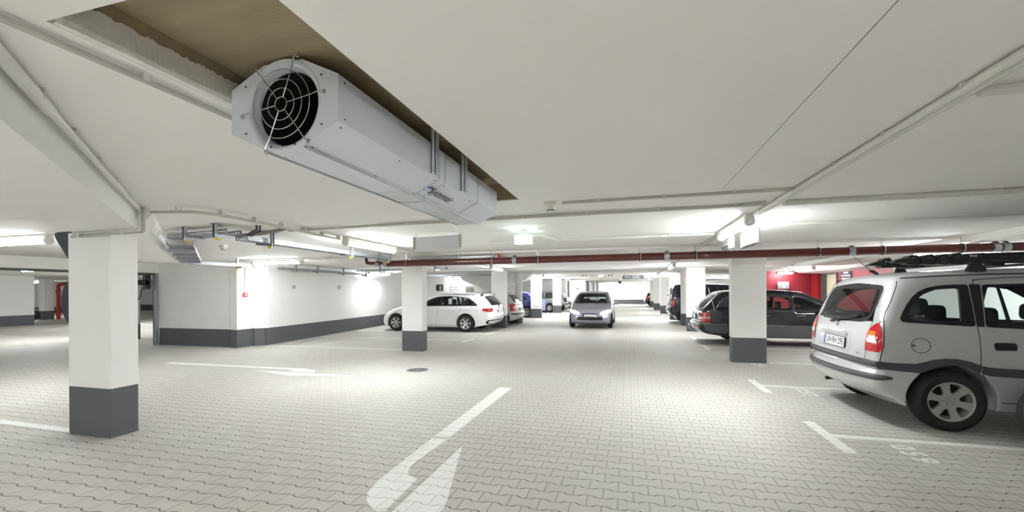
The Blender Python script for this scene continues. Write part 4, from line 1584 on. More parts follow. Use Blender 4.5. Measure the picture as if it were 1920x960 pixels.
def catmull(pts, step=0.035):
    """pts: (x, z, r[, 'c' for a corner]); returns a list of (x, z, r)"""
    P = [Vector(p[:3]) for p in pts]
    cor = [len(p) > 3 for p in pts]
    out = []
    n = len(P)
    for i in range(n - 1):
        p1, p2 = P[i], P[i + 1]
        p0 = P[i - 1] if i > 0 and not cor[i] else p1 + (p1 - p2)
        p3 = P[i + 2] if i + 2 < n and not cor[i + 1] else p2 + (p2 - p1)
        L = (p2 - p1).length
        k = max(1, int(round(L / step)))
        t01 = max(1e-3, (p1 - p0).length) ** 0.5
        t12 = max(1e-3, (p2 - p1).length) ** 0.5
        t23 = max(1e-3, (p3 - p2).length) ** 0.5
        m1 = (p2 - p1 + t12 * ((p1 - p0) / t01 - (p2 - p0) / (t01 + t12)))
        m2 = (p2 - p1 + t12 * ((p3 - p2) / t23 - (p3 - p1) / (t12 + t23)))
        for q in range(k):
            s = q / k
            out.append((2 * s ** 3 - 3 * s ** 2 + 1) * p1 + (s ** 3 - 2 * s ** 2 + s) * m1 + (-2 * s ** 3 + 3 * s ** 2) * p2 + (s ** 3 - s ** 2) * m2)
    out.append(P[-1])
    return [tuple(v) for v in out]


class Car:
    """a car body from its side outline: x runs from the rear bumper forward, y to the car's left, z up"""

    def __init__(s, name, label, cat, top, wheels, W0, zw, zb, zr, tum, arch, sill, paint, loc, rz, kr=0.14, kf=0.28, crown=0.035, group=None, pr=0.06, kr_low=None):
        s.t = thing(name, label, cat, loc, rz, group)
        s.W0, s.zw, s.zb, s.zr, s.tum, s.kr, s.kf, s.crown, s.pr = W0, zw, zb, zr, tum, kr, kf, crown, pr
        s.kr_low = kr if kr_low is None else kr_low
        s.top = catmull(top)
        s.L = max(p[0] for p in s.top)
        s.paint = paint
        s.wheels = wheels
        xr, xf, R = wheels
        Ra = arch
        s.sill = sill
        bot = []
        dx = sqrt(Ra ** 2 - (sill - R) ** 2)
        a0 = math.asin((sill - R) / Ra)

        s.L = max(p[0] for p in s.top)

        def arc(xc):
            return [(s.pre(xc + Ra * cos(a), 0.3), R + Ra * sin(a), 0.012) for a in [a0 + (pi - 2 * a0) * i / 26 for i in range(27)]]
        e = s.top[-1]
        b = s.top[0]
        bot += arc(xf)
        k = 18
        x1, x2 = xf - dx, xr + dx
        bot += [(s.pre(x1 + (x2 - x1) * i / k, 0.3), sill, 0.02) for i in range(1, k)]
        bot += arc(xr)
        s.out = s.top + bot
        # parts of the top outline: rear (to the roof peak) and front
        zi = max(range(len(s.top)), key=lambda i: s.top[i][1])
        s.peak = zi
        s.holes = []
        s.cut = []

    def W(s, x, z):
        if z < s.zw:
            w = s.W0 * (1 - 0.07 * ((s.zw - z) / s.zw) ** 2)
        elif z < s.zb:
            w = s.W0 - 0.015 * ((z - s.zw) / (s.zb - s.zw)) ** 2
        else:
            q = (z - s.zb) / (s.zr - s.zb)
            w = s.W0 - 0.015 - s.tum * (0.8 * q + 0.2 * q * q)
        w -= s.pr * max(0, (0.7 - x) / 0.7) ** 2
        w -= 0.10 * max(0, (x - (s.L - 0.9)) / 0.9) ** 2
        return w

    def krz(s, z):
        t = max(0.0, min(1.0, (z - 0.56) / 0.10))
        return s.kr_low + (s.kr - s.kr_low) * t * t * (3 - 2 * t)

    def D(s, x, y, z):
        q = abs(y) / s.W0
        fr = max(0.0, 1 - x / 1.1)
        ff = max(0.0, 1 - (s.L - x) / 1.3)
        x2 = x + s.krz(z) * q ** 2.6 * fr - s.kf * q ** 2.6 * ff
        zt = max(0.0, min(1.0, (z - 0.75) / 0.6))
        z2 = z - s.crown * q ** 2 * zt
        return (x2, y, z2)

    def pre(s, x, z):
        """undo the rounding of the tail and nose for a point on the flank"""
        q = 0
        xr = x
        for _ in range(4):
            q = s.W(xr, z) / s.W0
            xr = x
            k = s.krz(z) * q ** 2.6
            if x < 1.1:
                xr = (x - k) / (1 - k / 1.1)
            k = s.kf * q ** 2.6
            if x > s.L - 1.3:
                xr = (x + k * (1 - s.L / 1.3)) / (1 - k / 1.3)
        return xr

    def rear_x(s, z):
        best = None
        for i in range(s.peak):
            a, b = s.top[i], s.top[i + 1]
            if min(a[1], b[1]) - 1e-9 <= z <= max(a[1], b[1]) + 1e-9:
                t = 0 if b[1] == a[1] else (z - a[1]) / (b[1] - a[1])
                x = a[0] + (b[0] - a[0]) * t
                r = a[2] + (b[2] - a[2]) * t
                if best is None or x < best[0]:
                    best = (x, r)
        return best or (s.top[0][0], 0.05)

    def front_x(s, z):
        best = None
        for i in range(s.peak, len(s.top) - 1):
            a, b = s.top[i], s.top[i + 1]
            if min(a[1], b[1]) - 1e-9 <= z <= max(a[1], b[1]) + 1e-9:
                t = 0 if b[1] == a[1] else (z - a[1]) / (b[1] - a[1])
                x = a[0] + (b[0] - a[0]) * t
                r = a[2] + (b[2] - a[2]) * t
                if best is None or x > best[0]:
                    best = (x, r)
        return best or (s.L, 0.05)

    def top_z(s, x):
        best = -1
        for i in range(len(s.top) - 1):
            a, b = s.top[i], s.top[i + 1]
            if min(a[0], b[0]) - 1e-9 <= x <= max(a[0], b[0]) + 1e-9:
                t = 0 if b[0] == a[0] else (x - a[0]) / (b[0] - a[0])
                best = max(best, a[1] + (b[1] - a[1]) * t)
        return best

    # point mappers --------------------------------------------------
    def on_side(s, x, z, side, off=0.0):
        return s.on_side_raw(s.pre(x, z), z, side, off)

    def on_side_raw(s, x, z, side, off=0.0):
        return s.D(x, side * (s.W(x, z) + off), z)

    def on_rear(s, y, z, off=0.0):
        x, r = s.rear_x(z)
        sg = 1 if y >= 0 else -1
        w = s.W(x + r, z)
        ex = max(0.0, min(r, abs(y) - (w - r)))
        sn = ex / r
        inset = r * (1 - sqrt(max(0, 1 - sn * sn)))
        return s.D(x + inset - off * sqrt(max(0, 1 - sn * sn)), sg * (min(abs(y), w) + off * sn), z)

    def on_front(s, y, z, off=0.0):
        x, r = s.front_x(z)
        sg = 1 if y >= 0 else -1
        w = s.W(x - r, z)
        ex = max(0.0, min(r, abs(y) - (w - r)))
        sn = ex / r
        inset = r * (1 - sqrt(max(0, 1 - sn * sn)))
        return s.D(x - inset + off * sqrt(max(0, 1 - sn * sn)), sg * (min(abs(y), w) + off * sn), z)

    def on_top(s, x, y, off=0.0):
        return s.D(x, y, s.top_z(x) + off)

    # panels ----------------------------------------------------------
    def panel(s, name, fn, poly, m, off=0.003, grid=0.07, holes=(), parent=None, mir=False, label=None, res=0.05, smooth=True):
        mb = MB()
        v, tr = cdt(resample(poly, res), [resample(h, res) for h in holes], grid)
        mb.add([fn(p[0], p[1], off) for p in v], tr, m)
        if mir:
            mb.add([fn(p[0], p[1], off, True) for p in v], tr, m)
        o = mb.build(name, parent or s.t, SM * 1.6 if smooth else None)
        if label:
            o['label'] = label
        return o

    def side_fn(s, side):
        return lambda x, z, off, mir=False: s.on_side(x, z, side, off)

    def rear_fn(s):
        return lambda y, z, off, mir=False: s.on_rear(-y if mir else y, z, off)

    def front_fn(s):
        return lambda y, z, off, mir=False: s.on_front(-y if mir else y, z, off)

    def top_fn(s):
        return lambda x, y, off, mir=False: s.on_top(x, y, off)

    def line(s, pts, side, w=0.006, m='gap_black', off=0.0016, fn=None):
        """thin dark shut line on the side"""
        fn = fn or s.side_fn(side)
        mb = MB()
        P = [Vector(p) for p in pts]
        q = []
        for a, b in zip(P, P[1:]):
            k = max(1, int((b - a).length / 0.05))
            q += [a + (b - a) * (i / k) for i in range(k)]
        q.append(P[-1])
        vs = []
        for i, p in enumerate(q):
            d = (q[min(i + 1, len(q) - 1)] - q[max(0, i - 1)]).normalized()
            n = Vector((-d.y, d.x)) * w / 2
            vs += [fn(p.x + n.x, p.y + n.y, off), fn(p.x - n.x, p.y - n.y, off)]
        mb.add(vs, [[2 * i, 2 * i + 1, 2 * i + 3, 2 * i + 2] for i in range(len(q) - 1)], m)
        return mb

    def lines(s, name, runs, side, w=0.006, m='gap_black', off=0.0016, parent=None, fn=None):
        mb = MB()
        for r in runs:
            b = s.line(r, side, w, m, off, fn)
            mb.add(b.v, b.f, m)
        return mb.build(name, parent or s.t)

    def wrap(s, name, z0, z1, y0, side, x_end, prof, m, parent=None, both=True, taper=True, front=False, zfun=None):
        """moulding along the bumper: from y0 on the rear around the corner and forward to x_end"""
        mb = MB()
        fnr = s.on_front if front else s.on_rear
        zc = (z0 + z1) / 2
        ex, er = (s.front_x(zc) if front else s.rear_x(zc))
        wr = s.W(ex - er if front else ex + er, zc)
        for sd in ([side, -side] if both else [side]):
            path = []
            n1 = 12
            for i in range(n1 + 1):
                path.append(('r', y0 + (wr - y0) * (1 - (1 - i / n1) ** 1.5)))
            x_end = s.pre(x_end, zc) if sd == side else x_end
            k = max(2, int(abs(x_end - ex) / 0.06))
            st = ex - er if front else ex + er
            for i in range(1, k + 1):
                path.append(('s', st + (x_end - st) * i / k))
            vs = []
            m_ = len(prof)
            for i, (kd, q) in enumerate(path):
                f = 1.0
                rem = len(path) - 1 - i
                if taper and rem < 3:
                    f = (0.35, 0.75, 0.95)[rem]
                dz = zfun(kd, q) if zfun else 0
                for u, o in prof:
                    z = zc + dz + (z0 + (z1 - z0) * u - zc) * f
                    vs.append(fnr(sd * q, z, o * f) if kd == 'r' else s.on_side_raw(q, z, sd, o * f))
            fs = []
            for i in range(len(path) - 1):
                for j in range(m_ - 1):
                    fs.append([i * m_ + j, i * m_ + j + 1, (i + 1) * m_ + j + 1, (i + 1) * m_ + j])
            mb.add(vs, fs, m)
        return mb.build(name, parent or s.t, SM * 1.5)

    # shell -------------------------------------------------------------
    def body(s, side_holes=(), top_cuts=(), hollow=True, name='body'):
        """side_holes: polygons (x, z) cut through both flanks; top_cuts: (x0, x1 | 'z', z0, z1, half share of width)"""
        ns = 14
        sw = 0.86
        S = sorted(set([-1, 1, -sw, sw] + [-sw + 2 * sw * i / ns for i in range(ns + 1)]))
        out = s.out
        n = len(out)
        m_top = len(s.top)
        nrm = []
        for i in range(n):
            a, b = Vector(out[i - 1][:2]), Vector(out[(i + 1) % n][:2])
            d = (b - a).normalized()
            nrm.append(Vector((d.y, -d.x)))
        TH = [radians(90) * q / 5 for q in range(6)]
        verts, faces, mats = [], [], []
        rows = []
        for i in range(n):
            x, z, r = out[i]
            row = []
            # left edge ring (side -1) from inset to the top, then across, then to the right edge
            def pt(th, sd):
                q = Vector((x, z)) + nrm[i] * (r * (1 - cos(th)))
                return s.D(q.x, sd * (s.W(q.x, q.y) - r + r * sin(th)), q.y)
            for th in reversed(TH):
                row.append(pt(th, -1))
            w = s.W(x, z) - r
            for q in S[1:-1]:
                row.append(s.D(x, q * w, z))
            for th in TH:
                row.append(pt(th, 1))
            rows.append(row)
        m_ = len(rows[0])
        nth = len(TH)
        for row in rows:
            verts += row
        ia, ib = nth - 1 + 1, nth - 1 + len(S) - 2
        for i in range(n):
            j2 = (i + 1) % n
            xm, zm = (out[i][0] + out[j2][0]) / 2, (out[i][1] + out[j2][1]) / 2
            cutme = False
            if i < m_top - 1:
                for c in top_cuts:
                    if c[0] <= xm <= c[1] and c[2] <= zm <= c[3]:
                        cutme = True
            for k in range(m_ - 1):
                if cutme and ia <= k < ib:
                    continue
                faces.append((i * m_ + k, i * m_ + k + 1, j2 * m_ + k + 1, j2 * m_ + k))
        # flanks
        inner = []
        for i in range(n):
            x, z, r = out[i]
            q = Vector((x, z)) + nrm[i] * r
            inner.append((q.x, q.y))
        # drop points that fold over at tight corners
        for sd in (-1, 1):
            v, tr = cdt(inner, [[(s.pre(*q), q[1]) for q in resample(h, 0.05)] for h in side_holes], 0.075)
            o = len(verts)
            verts += [s.on_side_raw(p[0], p[1], sd) for p in v]
            faces += [tuple(o + q for q in t) for t in tr]
        mb = MB()
        mb.add(verts, faces, s.paint)
        me = bpy.data.meshes.new(name)
        me.from_pydata(verts, [], faces)
        me.materials.append(MATS[s.paint])
        me.materials.append(MATS['car_lining'])
        bm = bmesh.new()
        bm.from_mesh(me)
        bmesh.ops.remove_doubles(bm, verts=bm.verts, dist=2e-4)
        bmesh.ops.recalc_face_normals(bm, faces=bm.faces)
        # make sure normals face outwards
        top = max(bm.faces, key=lambda f: f.calc_center_median().z)
        if top.normal.z < 0:
            bmesh.ops.reverse_faces(bm, faces=bm.faces)
        for f in bm.faces:
            f.smooth = True
        for e in bm.edges:
            if len(e.link_faces) == 2 and e.calc_face_angle(0) > radians(38):
                e.smooth = False
        bm.to_mesh(me)
        bm.free()
        o = bpy.data.objects.new(name, me)
        C.objects.link(o)
        o.parent = s.t
        if hollow:
            so = o.modifiers.new('thickness', 'SOLIDIFY')
            so.thickness = 0.016
            so.offset = -1
            so.material_offset = 1
            so.material_offset_rim = 1
        return o

    def wheel(s, x, side, R, rim_r, width, style, dirty=False, y_in=0.02):
        y = side * (s.W0 - y_in)
        wheel_at(s.t, (x, y, R), side, R, rim_r, width, style, dirty)

    def seat(s, x, y, w=0.5, h=1.0, z0=0.42, head=True, belt=False):
        mb = MB()
        bx = [(-0.03, z0), (0.5, z0 + 0.02), (0.52, z0 - 0.1), (0.0, z0 - 0.12)]
        mb.prism(bx, 'y', -w / 2, w / 2, 'seat_cloth')
        mb.prism([(-0.02, z0 - 0.05), (0.13, z0), (-0.02, h), (-0.12, h), (-0.16, h - 0.12)], 'y', -w / 2, w / 2, 'seat_cloth')
        o = mb.build('seat', s.t, bevel=0.04, seg=3)
        o.location = (x, y, 0)
        if head:
            mb = MB()
            hp = rounded([(-0.135, -0.095), (0.135, -0.095), (0.125, 0.10), (-0.125, 0.10)], 0.07)
            mb.prism(hp, 'x', -0.05, 0.05, 'seat_cloth')
            q = mb.build('headrest', o, bevel=0.03, seg=3)
            q.location = (-0.09, 0, h + 0.115)
            mb = MB()
            for d in (-0.05, 0.05):
                mb.cyl((-0.08, d, h - 0.02), (-0.085, d, h + 0.04), 0.007, 'chrome', 8)
            mb.build('headrest_post', o)
        return o


def wheel_at(parent, c, side, R, rim_r, width, style, dirty=False, rz=0.0, name='wheel'):
    w = width
    mb = MB()
    rs = R - rim_r
    prof = [(rim_r - 0.012, -w / 2 + 0.012), (rim_r + 0.01, -w / 2 + 0.002), (rim_r + rs * 0.5, -w / 2 - 0.004), (R - 0.03, -w / 2 + 0.008), (R - 0.008, -w / 2 + 0.028), (R, -w / 2 + 0.06),
            (R + 0.001, 0), (R, w / 2 - 0.06), (R - 0.008, w / 2 - 0.028), (R - 0.03, w / 2 - 0.008), (rim_r + rs * 0.5, w / 2 + 0.004), (rim_r + 0.01, w / 2 - 0.002), (rim_r - 0.012, w / 2 - 0.012)]
    mb.lathe(prof, (0, 0, 0), (0, side, 0), style.get('tyre', 'tyre'), 56)
    for k in (-0.035, 0.0, 0.035):
        mb.lathe([(R + 0.0012, k - 0.003), (R + 0.002, k), (R + 0.0012, k + 0.003)], (0, 0, 0), (0, side, 0), 'black_matt', 56)
    wh = mb.build(name, parent, SM)
    wh.location = c
    wh.rotation_euler = (0, 0, rz)
    m_ = 'alloy_dusty' if dirty else 'alloy'
    # barrel and lip
    mb = MB()
    t0 = w / 2 - 0.012
    mb.lathe([(rim_r - 0.014, -t0), (rim_r - 0.03, -t0 + 0.03), (rim_r - 0.045, 0.0), (rim_r - 0.030, t0 - 0.03), (rim_r - 0.020, t0 - 0.012), (rim_r - 0.004, t0 + 0.002), (rim_r + 0.004, t0 + 0.002), (rim_r + 0.006, t0 - 0.008)],
             (0, 0, 0), (0, side, 0), m_, 56)
    mb.build('rim', wh, SM)
    mb = MB()
    mb.cyl((0, -side * 0.03, 0), (0, side * 0.0, 0), rim_r - 0.05, 'dark_metal', 36)
    mb.build('brake_disc', wh, SM)
    nsp = style['n']
    ri, ro = style.get('ri', 0.32) * rim_r, style.get('ro', 0.88) * rim_r
    hole = []
    a_h = style.get('half', 0.30)
    holes = []
    for i in range(nsp):
        a = 2 * pi * i / nsp + style.get('a0', 0.3)
        pts = []
        rr = [(ri, a_h * style.get('in', 0.45)), (ri + (ro - ri) * 0.5, a_h * 0.9), (ro, a_h), (ro, 0.0), (ro, -a_h), (ri + (ro - ri) * 0.5, -a_h * 0.9), (ri, -a_h * style.get('in', 0.45))]
        pts = [(r * cos(a + b), r * sin(a + b)) for r, b in rr]
        holes.append(rounded(pts, 0.018, 3))
    v, tr = cdt(ring2(0, 0, rim_r - 0.010, 64), holes, 0.03)
    n = len(v)

    def dish(x, z):
        r = sqrt(x * x + z * z) / rim_r
        return t0 - 0.010 - 0.026 * max(0, 1 - r) * 1.0 - style.get('dish', 0.0) * (1 - r)
    mb = MB()
    front = [(x, side * dish(x, z), z) for x, z in v]
    back = [(x, side * (dish(x, z) - 0.022), z) for x, z in v]
    fs = [list(t) for t in tr] + [[q + n for q in reversed(t)] for t in tr]
    edge = {}
    for t in tr:
        for a, b in ((t[0], t[1]), (t[1], t[2]), (t[2], t[0])):
            edge[(a, b)] = edge.get((a, b), 0) + 1
    for (a, b) in edge:
        if (b, a) not in edge:
            fs.append([b, a, a + n, b + n])
    mb.add(front + back, fs, m_)
    sp = mb.build('spokes', wh, SM)
    mb = MB()
    hub = dish(0, 0)
    mb.lathe([(0.001, hub + 0.012), (0.026, hub + 0.010), (0.030, hub - 0.005)], (0, 0, 0), (0, side, 0), m_, 20)
    mb.build('hub_cap', wh, SM)
    mb = MB()
    for i in range(5):
        a = 2 * pi * i / 5 + 0.5
        q = Vector((0.05 * cos(a), side * (hub + 0.004), 0.05 * sin(a)))
        mb.cyl(q - Vector((0, side * 0.01, 0)), q + Vector((0, side * 0.002, 0)), 0.009, 'dark_metal', 10)
    o = mb.build('wheel_bolts', wh, SM)
    o['kind'] = 'stuff'
    return wh


def add_plate(car, y, z, txt, front=False, w=0.52, h=0.112, tilt=0.0):
    fn = car.on_front if front else car.on_rear
    p = Vector(fn(y, z, 0.012))
    rgt = (0, 1, 0) if front else (0, -1, 0)
    sgn = 1 if front else -1
    mb = MB()
    mb.box((-0.004, -w / 2 - 0.008, -h / 2 - 0.008), (0.004, w / 2 + 0.008, h / 2 + 0.008), 'trim_black')
    o = mb.build('number_plate', car.t, bevel=0.002)
    o.location = p
    o.rotation_euler = (0, tilt, 0)
    x = 0.0052 * sgn
    mb = MB()
    mb.box((min(x, 0), -w / 2, -h / 2), (max(x, 0), w / 2, h / 2), 'plate_white')
    mb.build('plate_face', o)
    yb = -sgn * w / 2
    mb = MB()
    a, b = sorted((yb, yb + sgn * 0.045))
    mb.box((min(x * 1.12, 0), a, -h / 2), (max(x * 1.12, 0), b, h / 2), 'plate_blue')
    mb.build('plate_band', o)
    if txt:
        text_mesh('plate_text', txt, h * 1.0, 'ink', o, 0.0004, frame(rgt, (0, 0, 1), (x * 1.1, sgn * 0.024, 0.0)) @ Matrix.Diagonal((0.80, 1, 1, 1)), bold=0.002)
    return o


def mirror_part(car, x, z, side, m, w=0.2):
    p = Vector(car.on_side(x, z, side, 0.0))
    mb = MB()
    mb.prism(rounded([(-0.04, -0.055), (0.07, -0.045), (0.075, 0.05), (-0.03, 0.065)], 0.02), 'y', side * 0.05, side * w, m)
    mb.box((-0.02, min(0, side * 0.06), -0.05), (0.04, max(0, side * 0.06), -0.02), 'trim_black')
    o = mb.build('door_mirror', car.t, bevel=0.015)
    o.location = p
    mb = MB()
    mb.box((-0.044, min(side * 0.065, side * (w - 0.015)), -0.04), (-0.038, max(side * 0.065, side * (w - 0.015)), 0.05), 'chrome')
    mb.build('mirror_glass', o)


# ---- silver people carrier, right foreground ----------------------------------
top = [(0.19, 0.30, 0.03), (0.09, 0.335, 0.05), (0.025, 0.40, 0.06), (0.005, 0.48, 0.06), (0.01, 0.535, 0.06), (0.045, 0.575, 0.05), (0.085, 0.60, 0.05), (0.092, 0.66, 0.05), (0.100, 0.78, 0.05),
       (0.110, 0.90, 0.05), (0.130, 1.00, 0.05), (0.158, 1.08, 0.055), (0.215, 1.24, 0.07), (0.285, 1.41, 0.09), (0.345, 1.52, 0.10), (0.41, 1.585, 0.11), (0.52, 1.620, 0.11), (0.80, 1.648, 0.11), (1.3, 1.668, 0.11), (1.9, 1.660, 0.11),
       (2.4, 1.60, 0.11), (2.62, 1.55, 0.11), (3.0, 1.32, 0.11), (3.36, 1.06, 0.11, 'c'), (3.42, 1.04, 0.11), (3.8, 0.94, 0.12), (4.1, 0.82, 0.12), (4.24, 0.70, 0.11), (4.29, 0.56, 0.09), (4.317, 0.46, 0.08), (4.30, 0.34, 0.06), (4.22, 0.26, 0.04), (4.05, 0.22, 0.03)]
zaf = Car('people_carrier', 'silver people carrier with black roof carriers parked at the right edge', 'car', top, (0.76, 3.454, 0.308), 0.868, 0.62, 1.08, 1.64, 0.175, 0.372, 0.235,
          'paint_silver', (2.37, 6.14, 0), 0.0, kr=0.055, pr=0.05, kr_low=0.16)
qw = rounded([(0.362, 1.126), (0.353, 1.165), (0.384, 1.235), (0.428, 1.312), (0.487, 1.392), (0.548, 1.445), (0.622, 1.482), (0.712, 1.502), (0.805, 1.512), (0.975, 1.518), (0.962, 1.088), (0.638, 1.108)], 0.03, 3)
qg = rounded([(0.433, 1.155), (0.430, 1.20), (0.452, 1.270), (0.499, 1.345), (0.587, 1.420), (0.707, 1.470), (0.893, 1.482), (0.851, 1.140), (0.559, 1.138)], 0.025, 3)
dw1 = rounded([(1.040, 1.085), (1.086, 1.512), (1.985, 1.535), (1.985, 1.035)], 0.03, 3)
dg1 = rounded([(1.050, 1.125), (1.083, 1.488), (1.930, 1.505), (1.930, 1.07)], 0.025, 3)
dw2 = rounded([(2.03, 1.035), (2.03, 1.535), (2.30, 1.50), (2.62, 1.32), (2.98, 1.06), (2.99, 1.01)], 0.03, 3)
dg2 = rounded([(2.07, 1.07), (2.07, 1.50), (2.28, 1.465), (2.58, 1.295), (2.86, 1.085), (2.86, 1.045)], 0.025, 3)
zaf.body([qg, dg1, dg2], [(0.10, 0.34, 1.10, 1.475), (2.68, 3.30, 1.10, 1.50)])
for sd in (-1, 1):
    f = zaf.side_fn(sd)
    zaf.panel('window_surround', f, qw, 'trim_black', 0.0025, 0.08, [qg])
    zaf.panel('quarter_window', f, qg, 'glass_clear', -0.004, 0.08)
    zaf.panel('window_surround', f, dw1, 'trim_black', 0.0025, 0.08, [dg1])
    zaf.panel('door_window', f, dg1, 'glass_clear', -0.004, 0.08)
    zaf.panel('window_surround', f, dw2, 'trim_black', 0.0025, 0.08, [dg2])
    zaf.panel('door_window', f, dg2, 'glass_clear', -0.004, 0.08)
    zaf.panel('door_pillar_trim', f, [(0.968, 1.09), (1.028, 1.087), (1.075, 1.515), (0.983, 1.518)], 'trim_black', 0.004)
    zaf.panel('window_divider', f, [(1.212, 1.10), (1.246, 1.10), (1.225, 1.50), (1.196, 1.50)], 'trim_black', 0.002, holes=())
    zaf.lines('shut_lines', [[(1.02, 1.56), (1.30, 1.582), (2.0, 1.59)], [(1.055, 1.565), (1.022, 1.548), (1.018, 1.525), (0.998, 1.32), (0.972, 1.086), (0.985, 0.98), (0.990, 0.88), (0.990, 0.66), (1.02, 0.55), (1.06, 0.47)], [(2.005, 1.55), (2.01, 1.05), (2.03, 0.6), (2.04, 0.30)], [(3.05, 1.0), (3.02, 0.7), (3.04, 0.32)], [(0.385, 1.555), (0.372, 1.50), (0.30, 1.34), (0.235, 1.22), (0.215, 1.15)]], sd, 0.007)
    flap = ring2(0.506, 0.876, 0.078, 36)
    o = zaf.panel('fuel_flap' if sd < 0 else 'body_panel', f, flap, 'paint_silver', 0.004) if sd < 0 else None
    if sd < 0:
        zaf.lines('flap_gap', [flap + [flap[0]]], sd, 0.006, off=0.0045, parent=o)
        zaf.panel('flap_notch', f, rounded([(0.428, 0.864), (0.462, 0.868), (0.462, 0.884), (0.428, 0.886)], 0.006, 2), 'trim_grey', 0.0055, parent=o)
    for hx in (1.092, 2.08):
        o = zaf.panel('door_handle', f, rounded([(hx, 0.925), (hx + 0.175, 0.923), (hx + 0.185, 0.845), (hx + 0.012, 0.842)], 0.022, 4), 'trim_black', 0.004)
        mb = MB()
        p0, p1 = Vector(zaf.on_side(hx + 0.02, 0.895, sd, 0.016)), Vector(zaf.on_side(hx + 0.165, 0.893, sd, 0.016))
        mb.tube([p0, p1], 0.012, 'plastic_black', 10)
        mb.build('handle_grip', o, SM)
    # dark side moulding rising over the wheel arch
    mould_top = [(0.14, 0.688), (0.30, 0.682), (0.45, 0.682), (0.52, 0.700), (0.60, 0.728), (0.70, 0.745), (0.80, 0.745), (0.90, 0.722), (0.985, 0.690)]
    arch_in = [(0.76 + 0.374 * cos(a), 0.302 + 0.374 * sin(a)) for a in [radians(d) for d in range(38, 142, 8)]]
    arch_in = [p for p in arch_in if p[0] < 0.985]
    poly = mould_top + [(0.985, 0.615)] + [p for p in arch_in if p[0] < 0.98 and p[0] > 0.53] + [(0.49, 0.588), (0.30, 0.600), (0.14, 0.612)]
    zaf.panel('side_moulding', f, poly, 'trim_grey', 0.006, 0.06)
    zaf.panel('side_moulding', f, [(0.996, 0.686), (1.04, 0.672), (1.15, 0.664), (1.98, 0.640), (1.98, 0.555), (1.15, 0.580), (1.06, 0.585), (1.0, 0.605)], 'trim_grey', 0.006, 0.06)
    zaf.panel('side_moulding', f, [(2.05, 0.638), (2.98, 0.62), (2.98, 0.54), (2.05, 0.553)], 'trim_grey', 0.006, 0.06)
    zaf.lines('shut_lines', [[(1.16, 0.322), (1.98, 0.322), (3.0, 0.322)]], sd, 0.008)
zaf.lines('roof_ditch', [[(0.42, 1.585), (0.67, 1.60), (1.04, 1.614), (1.5, 1.62), (2.3, 1.56)]], -1, 0.012, 'trim_black', 0.003)
zaf.lines('roof_ditch', [[(0.42, 1.585), (0.67, 1.60), (1.04, 1.614), (1.5, 1.62), (2.3, 1.56)]], 1, 0.012, 'trim_black', 0.003)
rf = zaf.rear_fn()
rg_o = rounded([(-0.60, 1.125), (-0.46, 1.085), (0.0, 1.068), (0.46, 1.085), (0.60, 1.125), (0.62, 1.30), (0.585, 1.50), (0.0, 1.525), (-0.585, 1.50), (-0.62, 1.30)], 0.09, 5)
rg_i = rounded([(-0.56, 1.16), (-0.44, 1.12), (0.44, 1.12), (0.56, 1.16), (0.58, 1.30), (0.55, 1.46), (-0.55, 1.46), (-0.58, 1.30)], 0.07, 5)
zaf.panel('rear_window_border', rf, rg_o, 'trim_black', 0.003, 0.07, [rg_i])
zaf.panel('rear_window', rf, rg_i, 'glass_tint', 0.002, 0.07)
ws = [(2.70, -0.56), (3.30, -0.66), (3.30, 0.66), (2.70, 0.56)]
zaf.panel('windscreen', zaf.top_fn(), ws, 'glass_tint', -0.002, 0.1)
# lamp clusters
for sd in (-1, 1):
    prf = [(0.80, 0), (0.9, 0)]

    def cl(z0, z1, m_, nm, par=None, off=0.006, y_in=0.645, x_out=0.192, curve=True):
        mb = MB()
        k = 14
        rows = []
        for i in range(k + 1):
            z = z0 + (z1 - z0) * i / k
            x, r = zaf.rear_x(z)
            w = zaf.W(x + r, z)
            xo = x_out - (0.03 * max(0, (0.83 - z) / 0.05) if curve and z < 0.83 else 0)
            lo, hi = w - r, w
            for _ in range(18):
                md = (lo + hi) / 2
                if zaf.on_rear(md, z, off)[0] < xo:
                    lo = md
                else:
                    hi = md
            t_ = max(0, min(1, (z - 0.95) / 0.172))
            ys = y_in + (0.17 * (1 - sqrt(max(0, 1 - t_ * t_))) if curve else 0)
            row = [zaf.on_rear(sd * (ys + (lo - ys) * q / 10), z, off) for q in range(11)]
            if hi >= w - 1e-4:
                row += [zaf.on_side_raw(x + r + max(0, zaf.pre(xo, z) - x - r) * q / 2, z, sd, off) for q in (1, 2)]
            else:
                row += [row[-1], row[-1]]
            rows.append(row)
        vs = [p for r_ in rows for p in r_]
        mb.add(vs, [[i * 13 + q, i * 13 + q + 1, i * 13 + q + 14, i * 13 + q + 13] for i in range(k) for q in range(12)], m_)
        return mb.build(nm, par or zaf.t, SM * 1.5)
    b = cl(0.787, 1.122, 'lamp_red', 'tail_lamp')
    cl(0.945, 1.010, 'lamp_amber', 'indicator_lens', b, 0.0085, 0.665, 0.150, False)
    cl(0.880, 0.940, 'lamp_clear', 'reversing_lens', b, 0.0085, 0.665, 0.150, False)
    zaf.lines('shut_lines', [[(0.215, 1.15), (0.212, 1.10), (0.203, 0.86), (0.185, 0.79), (0.165, 0.69)]], sd, 0.009)
    zaf.lines('shut_lines', [[(sd * 0.655, 1.13), (sd * 0.665, 0.93), (sd * 0.655, 0.78), (sd * 0.645, 0.62)]], sd, 0.008, fn=lambda y, z, off: zaf.on_rear(y, z, off))
arc_prof = [(0.0, 0.0), (0.08, 0.010), (0.5, 0.016), (0.92, 0.010), (1.0, 0.0)]
zaf.wrap('rear_moulding', 0.618, 0.692, 0.0, -1, 0.155, arc_prof, 'trim_grey', taper=False)
